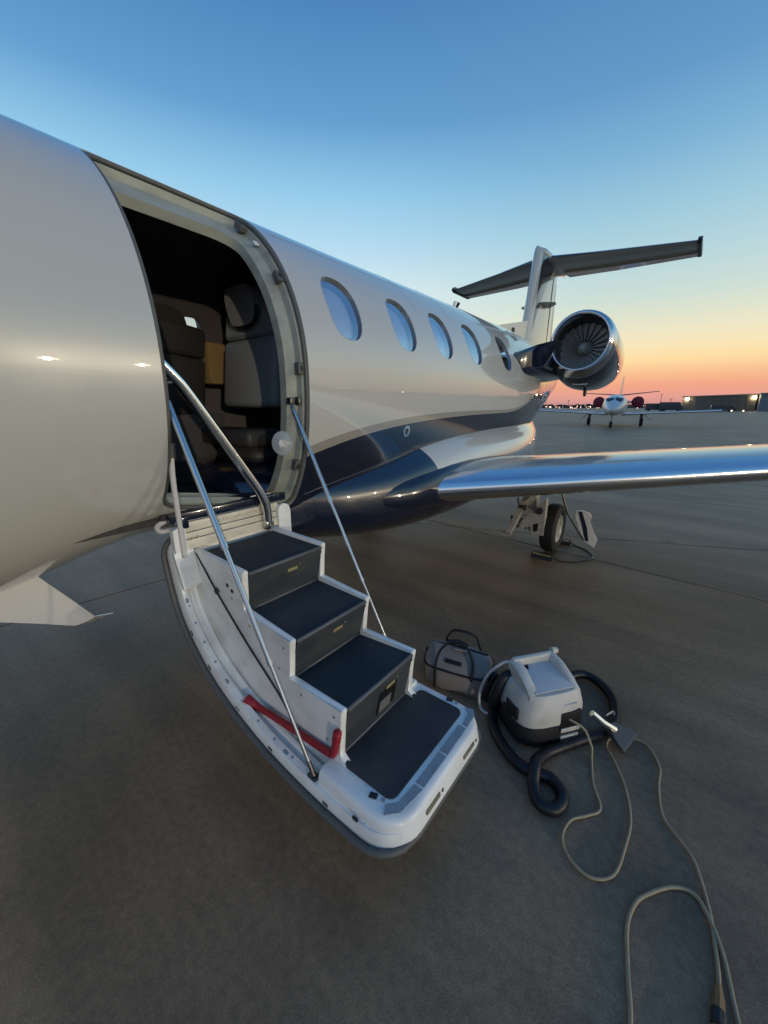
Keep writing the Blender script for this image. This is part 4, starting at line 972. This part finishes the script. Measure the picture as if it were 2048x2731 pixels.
bm = B(); box(bm, (-.165, -.03, .165), (.05, .10, .07), None, .012); obj('side_port', bm, 'basegrey', ext)
# cleaning tool, lying across the hose
tl = ewl([(2.285, 1.845, .16), (2.335, 1.865, .118), (2.385, 1.90, .08)])
bm = B(); tube(bm, tl, .015, 12); tool = obj('cleaning_wand', bm, 'chrome', ext)
m_ = Matrix.Rotation(EXR, 4, 'Z').inverted()
bm = B(); c = ewl([(2.402, 1.905, .062)])[0]
rw = []
for t, w, hh in ((-.045, .022, .018), (0, .050, .014), (.05, .068, .009), (.06, .068, .007)):
    q = Vector((.72, -.10, -.30)).normalized(); sd = Vector((.25, .95, .12)).normalized(); up_ = q.cross(sd)
    rw.append([m_ @ (q * t + sd * (w * a) + up_ * (hh * b_)) + c for a, b_ in ((-1, -1), (1, -1), (1, 1), (-1, 1))])
loft(bm, rw); obj('tool_head', bm, 'toolhead', ext, smooth=0)
bm = B(); tube(bm, ewl([(2.34, 1.95, .10), (2.365, 1.965, .13), (2.37, 1.93, .14)]), .006, 6); obj('tool_trigger', bm, 'chrome', ext)
bm = B(); tube(bm, catmull(ewl([(2.165, 1.745, .150), (2.225, 1.750, .145), (2.275, 1.760, .12), (2.300, 1.750, .085), (2.318, 1.740, .055), (2.325, 1.725, .010), (2.355, 1.60, .008), (2.402, 1.495, .008), (2.365, 1.43, .008), (2.318, 1.37, .008), (2.308, 1.285, .008), (2.345, 1.225, .008), (2.42, 1.205, .008), (2.483, 1.262, .008), (2.502, 1.389, .008), (2.505, 1.52, .008), (2.470, 1.66, .008), (2.405, 1.79, .008), (2.365, 1.86, .008), (2.385, 1.94, .010), (2.45, 1.985, .008), (2.525, 1.975, .008), (2.578, 1.87, .008), (2.582, 1.76, .008), (2.604, 1.62, .008), (2.66, 1.55, .008), (2.707, 1.49, .008), (2.745, 1.35, .008), (2.758, 1.25, .008), (2.764, 1.17, .010), (2.763, 1.12, .012)]), 8), .0058, 7); obj('power_cord', bm, 'cord', ext, smooth=180)
bm = B(); tube(bm, ewl([(2.763, 1.14, .014), (2.762, 1.105, .015), (2.760, 1.075, .016)]), [.008, .014, .015], 8); obj('power_plug', bm, 'orange', ext)
# extension lead that meets the plug
xl = bpy.data.objects.new
bm = B()
XP = catmull([(2.758, 1.045, .010), (2.742, 1.02, .008), (2.70, .93, .007), (2.69, .80, .007), (2.62, .70, .007), (2.57, .80, .007), (2.576, .905, .007), (2.556, 1.02, .007), (2.541, 1.131, .007), (2.553, 1.215, .007), (2.584, 1.273, .007), (2.645, 1.346, .007), (2.700, 1.37, .007), (2.735, 1.335, .010), (2.775, 1.24, .008), (2.80, 1.10, .007), (2.84, .90, .007)], 8)
o_ = Vector((2.6, 1.1, 0)); tube(bm, [Vector(p) - o_ for p in XP], .0066, 7)
xc = obj('extension_cord', bm, 'cord', smooth=180); xc.location = o_; tag(xc, 'tan extension cord looped on the concrete in the near corner', 'extension cord')
bm = B(); tube(bm, [Vector((2.760, 1.072, .017)) - o_, Vector((2.758, 1.04, .016)) - o_], .017, 10); obj('cord_socket', bm, 'mark', xc)

# ================================================================== COOLER BAG
BX, BY, BR = 1.575, 1.825, R(13)
bag = empty('cooler_bag', (BX, BY, 0), 'grey soft-sided cooler bag with black webbing handles beside the stair foot', 'cooler bag', rz=BR)
bm = B()
rows = []
for z, hx, hy, ex in ((.004, .175, .105, 4), (.02, .188, .115, 4), (.08, .192, .12, 4), (.140, .194, .122, 4), (.165, .190, .108, 3.6), (.200, .182, .072, 3.2), (.225, .170, .038, 3), (.232, .160, .018, 3)):
    rows.append([(u + .004 * math.sin(9 * v * 20 + z * 30), v + .004 * math.sin(u * 40 + z * 25), z + .004 * math.sin(u * 30)) for u, v in sell(hx, hy, ex, 44)])
loft(bm, rows); obj('bag_body', bm, 'fabric', bag, smooth=60)
bm = B(); tube(bm, [(u, v, .142) for u, v in sell(.197, .125, 4, 44)], .006, 6, closed=True); obj('seam_piping', bm, 'webbing', bag)
bm = B(); tube(bm, catmull([(-.165, 0, .230), (0, .0, .238), (.165, 0, .230)], 6), .006, 6); obj('zip', bm, 'webbing', bag)
for sy, lean in ((-1, -.015), (1, .05)):
    bm = B(); P = catmull([(-.105, sy * .126, .02), (-.105, sy * .127, .15), (-.10, sy * .090, .215), (-.075, sy * .055 + lean, .262), (-.03, sy * .03 + lean, .292), (.03, sy * .03 + lean, .292), (.075, sy * .055 + lean, .262), (.10, sy * .090, .215), (.105, sy * .127, .15), (.105, sy * .126, .13)], 6)
    rows = []
    for k, p in enumerate(P):
        w = .015; rows.append([(p.x - w, p.y - .002, p.z), (p.x + w, p.y - .002, p.z), (p.x + w, p.y + .002, p.z), (p.x - w, p.y + .002, p.z)] if abs(p.z) < .30 or True else 0)
    # webbing turned to face outward along its run
    rows = []
    for k, p in enumerate(P):
        t = (P[min(k + 1, len(P) - 1)] - P[max(0, k - 1)]).normalized(); s_ = Vector((0, 1, 0)).cross(t)
        s_ = s_.normalized() if s_.length > .1 else Vector((1, 0, 0))
        if abs(t.x) < .5: s_ = Vector((math.copysign(1, s_.x if abs(s_.x) > 1e-3 else 1), 0, 0))
        s_ = Vector((1, 0, 0)) if abs(t.z) > .55 else Vector((0, 0, 1))
        n_ = s_.cross(t).normalized(); rows.append([p + s_ * .012 + n_ * .003, p - s_ * .012 + n_ * .003, p - s_ * .012 - n_ * .003, p + s_ * .012 - n_ * .003])
    b2 = B(); tube(b2, P, .0095, 8, flat=.8); bm.free(); obj('bag_handle', b2, 'webbing', bag, smooth=60)
bm = B(); tube(bm, [(-.055, -.045, .282), (.0, -.042, .296), (.055, -.045, .282)], .016, 10); obj('handle_wrap', bm, 'webbing', bag)
bm = B(); box(bm, (-.01, -.091, .188), (.095, .004, .024), Matrix.Rotation(R(-52), 3, 'X'), .001); lab = obj('bag_label', bm, 'webbing', bag)
bm = B(); box(bm, (.02, -.030, .238), (.085, .030, .006), Matrix.Rotation(R(-25), 3, 'X'), .002); obj('leather_tag', bm, 'tag', bag)
bm = B(); tube(bm, [(-.185, -.03, .20), (-.196, -.035, .12), (-.192, -.035, .05)], .008, 6); obj('side_strap', bm, 'webbing', bag)
bm = B(); tube(bm, catmull([(.185, -.06, .16), (.19, -.03, .12), (.188, .02, .10), (.184, .06, .15)], 5), .009, 6); obj('side_strap', bm, 'webbing', bag)

# ================================================================== WHEEL CHOCKS
def chock(x, y, label):
    bm = B(); prism(bm, [(-.055, 0), (.055, 0), (.03, .055), (-.03, .055)], lambda u, v, w: (w, u, v), -.11, .11); o = obj('wheel_chock', bm, 'rubber'); o.location = (x, y, 0); tag(o, label, 'wheel chock', 'chocks at the main wheel')
    bm = B(); box(bm, (0, -.035, .050), (.19, .012, .012)); obj('chock_strip', bm, 'placard', o)
    return o
ck = chock(1.37, 4.17, 'black rubber chock in front of the main wheel'); chock(1.40, 4.80, 'black rubber chock behind the main wheel')
bm = B(); P = catmull([(.12, 0, .03), (.2, .0, .006), (.33, .1, .006), (.44, .32, .006), (.34, .52, .006), (.20, .62, .006), (.14, .64, .03)], 10)
tube(bm, P, [.006 + .004 * (k % 2) for k in range(len(P))], 6); obj('chock_rope', bm, 'darkmetal', ck)

# ================================================================== DISTANT SMALL JET
JX, JY, JR = -3.25, 40.0, R(6)
sj = empty('small_jet', (JX, JY, 0), 'small white jet with crimson engine covers parked nose-on in the distance', 'small jet', rz=JR)
bm = B(); TB = [(-6.2, .02, 1.35, .02), (-6.0, .22, 1.36, .2), (-5.2, .52, 1.45, .46), (-4.3, .74, 1.62, .66), (-3.3, .86, 1.72, .82), (0, .88, 1.74, .86), (3.5, .80, 1.80, .76), (6.5, .42, 2.1, .42), (8.6, .12, 2.4, .14)]
rings = []
for y, hw, zc, hh in [tuple(r[0] if False else v for v in r) for r in TB]: rings.append([(u, y, v) for u, v in sell(hw, hh, 2.1, 28, 0, zc)])
loft(bm, rings); obj('fuselage', bm, 'ghost', sj, smooth=180)
for sx in (-1, 1):
    bm = B(); prism(bm, [(.06, 0), (.52, .02), (.62, .40), (.08, .46)], lambda u, v, w: (sx * u, -4.62 + v * .95 + w - .16 * (1 - abs(u)) , 2.02 + v * .62 - .10 * abs(u) * abs(u)), -.10, .05); obj('windscreen', bm, 'glassdark', sj)
    bm = B(); loft(bm, [wing_ring(x, y, z, c, t, FO, sx) for x, y, z, c, t in ((.5, -.9, .98, 2.5, .12), (2.2, -.5, 1.06, 1.9, .12), (7.25, .35, 1.30, .95, .10))]); w = obj('wing', bm, 'ghost', sj, smooth=50)
    bm = B(); loft(bm, [wing_ring(x, y - .03, z + .0, .22, .9, FO, sx) for x, y, z in ((.8, -.83, 1.0), (2.2, -.5, 1.06), (7.25, .35, 1.30))]); obj('leading_edge', bm, 'steel', w)
    bm = B(); lathe(bm, [(0, .36), (.1, .42), (.8, .47), (2.0, .42), (2.9, .28)], 24, 'Y', (sx * 1.55, 2.4, 2.02)); obj('engine_nacelle', bm, 'ghost', sj, smooth=180)
    bm = B(); lathe(bm, [(-.12, .005), (-.12, .36), (-.06, .47), (.25, .50), (.25, .48)], 24, 'Y', (sx * 1.55, 2.4, 2.02)); obj('engine_cover', bm, 'cover', sj, smooth=40)
    bm = B(); box(bm, (sx * 1.0, 3.6, 2.02), (.5, 1.3, .16)); obj('engine_pylon', bm, 'ghost', sj)
    bm = B(); loft(bm, [wing_ring(x, y, z, c, .10, FO, sx) for x, y, z, c in ((.05, 7.4, 2.75, 1.3), (3.25, 8.2, 3.05 + (.05 * sx), .75))]); obj('tailplane', bm, 'darkmetal', sj)
    bm = B(); lathe(bm, [(-.12, .18), (-.14, .24), (-.10, .32), (.10, .32), (.14, .24), (.12, .18)], 20, 'X', (sx * 2.03, .5, .32)); obj('wheel', bm, 'tyre', sj)
    bm = B(); tube(bm, [(sx * 2.0, .45, .32), (sx * 1.9, .4, 1.1)], .07, 8); box(bm, (sx * 2.0, .36, .72), (.24, .03, .6)); obj('gear_leg', bm, 'darkmetal', sj)
    bm = B(); tube(bm, [(sx * 2.2, .3, .95), (sx * 2.75, .25, .42)], .03, 6); obj('gear_door', bm, 'ghost', sj)
bm = B(); loft(bm, [[(w * a, y0 + c * b_, z) for a, b_ in ((0, 0), (1, .25), (.8, .6), (0, 1), (-.8, .6), (-1, .25))] for z, w, y0, c in ((2.3, .12, 5.6, 3.0), (4.6, .06, 7.8, 1.4))]); obj('tail_fin', bm, 'ghost', sj)
bm = B(); lathe(bm, [(-.09, .12), (-.1, .2), (-.06, .27), (.06, .27), (.1, .2), (.09, .12)], 18, 'X', (0, -5.0, .27)); obj('nose_wheel', bm, 'tyre', sj)
bm = B(); tube(bm, [(0, -5.0, .27), (0, -4.9, 1.1)], .06, 8); box(bm, (.13, -5.0, .85), (.02, .3, .45)); box(bm, (-.13, -5.0, .85), (.02, .3, .45)); obj('nose_gear_leg', bm, 'ghost', sj)

# ================================================================== HANGARS, VEHICLES, FAR BAND
def hangar(name, x0, x1, y0, y1, h0, h1, m_, label):
    o = empty(name, ((x0 + x1) / 2, y0, 0), label, 'hangar'); cx = (x0 + x1) / 2
    bm = B(); prism(bm, [(x0 - cx, 0), (x1 - cx, 0), (x1 - cx, h1), (x0 - cx, h0)], lambda u, v, w: (u, w, v), 0, y1 - y0); obj('wall', bm, m_, o, smooth=0)
    bm = B(); prism(bm, [(x0 - cx - .3, h0), (x1 - cx + .3, h1), (x1 - cx + .3, h1 + .35), (x0 - cx - .3, h0 + .35)], lambda u, v, w: (u, w, v), -.5, y1 - y0); obj('roof', bm, 'roof', o, smooth=0)
    return o, cx
hg, hx = hangar('hangar', -3.1, 18.6, 200, 225, 5.3, 5.9, 'hangar', 'long low hangar with floodlit corners and a dark open bay')
for x0, x1, z0, z1, nm, m_ in ((7.2, 11.2, 0.02, 2.3, 'bay_door', 'opening'), (7.3, 11.1, 2.35, 3.7, 'window', 'winglow'), (11.6, 15.8, 2.2, 3.9, 'window', 'winglow2'), (11.6, 15.8, .02, 2.1, 'bay_door', 'opening'), (-2.6, -1.2, .02, 3.6, 'bay_door', 'winglow2'), (16.9, 18.2, .9, 4.3, 'window', 'litwin'), (.2, .9, 2.9, 3.5, 'window', 'litwin'), (1.3, 2.2, 2.6, 3.5, 'window', 'litwin')):
    if m_ == 'winglow' and 'winglow' not in M:
            bm = B(); box(bm, ((x0 + x1) / 2 - hx, -.06, (z0 + z1) / 2), (x1 - x0, .08, z1 - z0)); obj(nm, bm, m_, hg, smooth=0)
for k in range(9):
    bm = B(); box(bm, (-1.0 + k * 2.45 - hx, -.11, 2.6), (.14, .18, 5.1)); obj('wall_pilaster', bm, 'hangar', hg, smooth=0)
for x, z in ((-1.65, 4.6), (17.9, 4.95)):
    bm = B(); box(bm, (x - hx, -.5, z), (.9, .3, .55), None, .05); fl = obj('flood_lamp', bm, 'lamp', hg)
    bm = B(); box(bm, (x - hx, -.25, z + .5), (.25, .6, .25)); obj('lamp_bracket', bm, 'darkmetal', hg)
hb, bx = hangar('hangar', 19.2, 52, 196, 230, 6.0, 7.2, 'hangarblue', 'pale grey hangar at the right edge beside the long one')
for k in range(10):
    bm = B(); box(bm, (20.4 + k * 3.2 - bx, -.08, 3.0), (.12, .14, 5.9)); obj('wall_pilaster', bm, 'hangarblue', hb, smooth=0)
def truck(x, y, L, Hh, rz, m_, label, name='parked_truck', lights=False):
    o = empty(name, (x, y, 0), label, 'truck', 'vehicles parked by the hangar', rz)
    bm = B(); prism(bm, [(-L / 2, .45), (L / 2, .45), (L / 2, Hh * .62), (L / 2 - .5, Hh * .66), (L / 2 - .9, Hh), (-L / 2 + .1, Hh), (-L / 2, Hh * .9)], lambda u, v, w: (u, w, v), -.95, .95); obj('body', bm, m_, o)
    bm = B(); prism(bm, [(L / 2 - .62, Hh * .69), (L / 2 - .95, Hh * .95), (L / 2 - 1.9, Hh * .95), (L / 2 - 1.9, Hh * .69)], lambda u, v, w: (u, w, v), -.97, .97); obj('side_window', bm, 'glassdark', o)
    for a in (-L * .3, L * .3):
        for b_ in (-.88, .88):
            bm = B(); lathe(bm, [(-.12, .03), (-.12, .38), (.12, .38), (.12, .03)], 16, 'Y', (a, b_, .38)); obj('wheel', bm, 'tyre', o)
    return o
truck(8.6, 168, 6.2, 2.0, R(4), 'bodydark', 'dark van parked in front of the hangar bay')
truck(-5.4, 176, 7.0, 3.2, R(-8), 'bodydark', 'tall dark truck parked just left of the hangar')
truck(-10.6, 182, 6.4, 2.8, R(10), 'bodydark', 'dark truck farther left of the hangar, next to the tall one')
truck(24.0, 180, 6.5, 2.3, R(3), 'bodydark', 'dark van parked by the pale grey hangar')
# far band of trees and low roofs on the horizon
bm = B()
for k in range(420):
    x = random.uniform(-420, 330); y = random.uniform(640, 760); s = random.uniform(2.0, 4.6)
    r_ = bmesh.ops.create_icosphere(bm, subdivisions=1, radius=1); vs = r_['verts']
    for v in vs: v.co *= random.uniform(.75, 1.2)
    bmesh.ops.scale(bm, vec=(s * random.uniform(1.4, 3), s, s * random.uniform(.6, 1.0)), verts=vs); bmesh.ops.translate(bm, vec=(x, y, s * .45), verts=vs)
tl_ = obj('treeline', bm, 'leaf', smooth=0); tag(tl_, 'dark distant line of trees along the horizon', None, None, 'stuff')
bm = B()
for k in range(34):
    x = random.uniform(-400, 300); y = random.uniform(560, 630); w = random.uniform(8, 30); hh = random.uniform(2.0, 4.2)
    box(bm, (x, y, hh / 2), (w, 8, hh)); 
    prism(bm, [(-w / 2, hh), (w / 2, hh), (0, hh + .8)], lambda u, v, q: (x + u, y + q, v), -4, 4)
for x, y, hh in ((-155, 540, 11), (-118, 500, 9), (-86, 560, 13), (-61, 520, 8), (-32, 540, 15), (-20, 480, 9), (40, 560, 12)):
    box(bm, (x, y, hh / 2), (.45, .45, hh)); box(bm, (x, y, hh), (2.4, .5, .4))
lo = obj('low_buildings', bm, 'bodydark', smooth=0); tag(lo, 'dim row of low far buildings below the treeline', None, None, 'stuff')
bm = B()
for k in range(150):
    y = random.choice((random.uniform(300, 420), random.uniform(430, 550))); x = (random.uniform(-.40, -.05) if k < 110 else random.uniform(-.05, .3)) * y + 0
    z = random.uniform(.4, 2.8); s = random.uniform(.16, .42)
    r_ = bmesh.ops.create_icosphere(bm, subdivisions=1, radius=s); bmesh.ops.translate(bm, vec=(x, y, z), verts=r_['verts'])
tg = obj('town_lights', bm, 'townlight', smooth=0); tag(tg, 'scattered pinkish lights twinkling along the far edge of the airfield', None, None, 'stuff')
# small apron marker lights near the hangar
for k, (x, y) in enumerate(((4.6, 150), (9.9, 150), (12.4, 150), (20.6, 150))):
    o = empty('apron_light', (x, y, 0), ('apron edge light left of the dark van', 'apron edge light under the dark van', 'apron edge light right of the dark van', 'apron edge light by the pale grey hangar')[k], 'apron light', 'small lights along the apron edge')
    bm = B(); tube(bm, [(0, 0, 0), (0, 0, .35)], .06, 8); obj('stem', bm, 'darkmetal', o)
    bm = B(); bmesh.ops.create_icosphere(bm, subdivisions=1, radius=.22); bmesh.ops.translate(bm, vec=(0, 0, .5), verts=bm.verts); obj('lens', bm, 'townlight', o)

# ================================================================== NEAR SIDE OF THE APRON (seen only mirrored in the paint)
tz = R(58); tx, ty = CAMX + 150 * math.sin(tz), 150 * math.cos(tz)
tb = empty('terminal_building', (tx, ty, 0), 'low lit terminal building across the apron, mirrored in the fuselage', 'terminal', rz=-tz + math.pi / 2 + math.pi / 2)
bm = B(); box(bm, (0, 6, 2.6), (60, 12, 5.2)); obj('wall', bm, 'hangar', tb, smooth=0)
bm = B(); box(bm, (0, 6, 5.4), (61, 13, .4)); obj('roof', bm, 'roof', tb, smooth=0)
tw = None
for k in range(11):
    if tw is None: bm = B(); box(bm, (0, -.05, 0), (2.6, .1, 1.5)); tw = obj('window', bm, 'litwin', tb, smooth=0); o = tw
    else: o = tw.copy(); C.objects.link(o)
    o.location = (-26 + 5.2 * k, 0, 2.2 if k % 3 else 2.6)
bm = B()
for k in range(260):
    a = R(random.uniform(12, 125)); d = random.uniform(420, 540); s_ = random.uniform(3, 7)
    r_ = bmesh.ops.create_icosphere(bm, subdivisions=1, radius=1); vs = r_['verts']
    for v in vs: v.co *= random.uniform(.75, 1.2)
    bmesh.ops.scale(bm, vec=(s_ * 1.7, s_ * 1.7, s_ * random.uniform(.7, 1.1)), verts=vs); bmesh.ops.translate(bm, vec=(CAMX + d * math.sin(a), d * math.cos(a), s_ * .45), verts=vs)
t2 = obj('treeline', bm, 'leaf', smooth=0); tag(t2, 'dark far trees on the near side of the airfield', None, None, 'stuff')
# ================================================================== APRON FLOODLIGHTS (behind the viewer, all but the first seen mirrored in the paint)
def mast(az, dist, h_, power, label):
    a = R(az); x, y = CAMX + dist * math.sin(a), dist * math.cos(a)
    o = empty('floodlight_mast', (x, y, 0), label, 'floodlight', 'apron floodlights'); 
    bm = B(); tube(bm, [(0, 0, 0), (0, 0, h_)], [.14, .08], 10); obj('pole', bm, 'darkmetal', o)
    d = Vector((-x, 1.2 - y, 0)).normalized(); sd = Vector((-d.y, d.x, 0))
    bm = B()
    for k, dz in ((-.9, 0), (-.55, .12), (.2, -.1), (.75, .1)): 
        c = Vector((0, 0, h_ + dz)) + sd * k + d * .1; box(bm, c, (.16, .24, .16), Matrix.Rotation(math.atan2(d.y, d.x), 3, 'Z'), .02)
    obj('lamp_head', bm, 'lamp', o)
    if power:
        ld = bpy.data.lights.new('flood', 'SPOT'); ld.energy = power; ld.color = (1, .85, .62); ld.shadow_soft_size = .35; ld.spot_size = R(17); ld.spot_blend = 1.
        lo_ = bpy.data.objects.new('flood_lamp', ld); C.objects.link(lo_); lo_.parent = o; lo_.location = Vector((0, 0, h_)) + d * .6
        lo_.rotation_euler = (Vector((.4, .6, .9)) - Vector((x, y, h_))).to_track_quat('-Z', 'Y').to_euler()
mast(116, 58, 6.5, 30000, 'added unseen floodlight mast nearest the nose, lighting the cabin seat and risers')  # extra mast, unseen even in reflections, added to light seat fronts and risers
mast(77, 62, 5.8, 18000, 'twin floodlight mast second along the near apron')
mast(68, 70, 6.4, 18000, 'twin floodlight mast third along the near apron')
mast(43, 140, 4.2, 0, 'distant floodlight mast farther along the apron')
mast(35, 170, 3.6, 0, 'farther floodlight mast along the apron')
mast(28, 200, 3.6, 0, 'farthest floodlight mast along the apron')
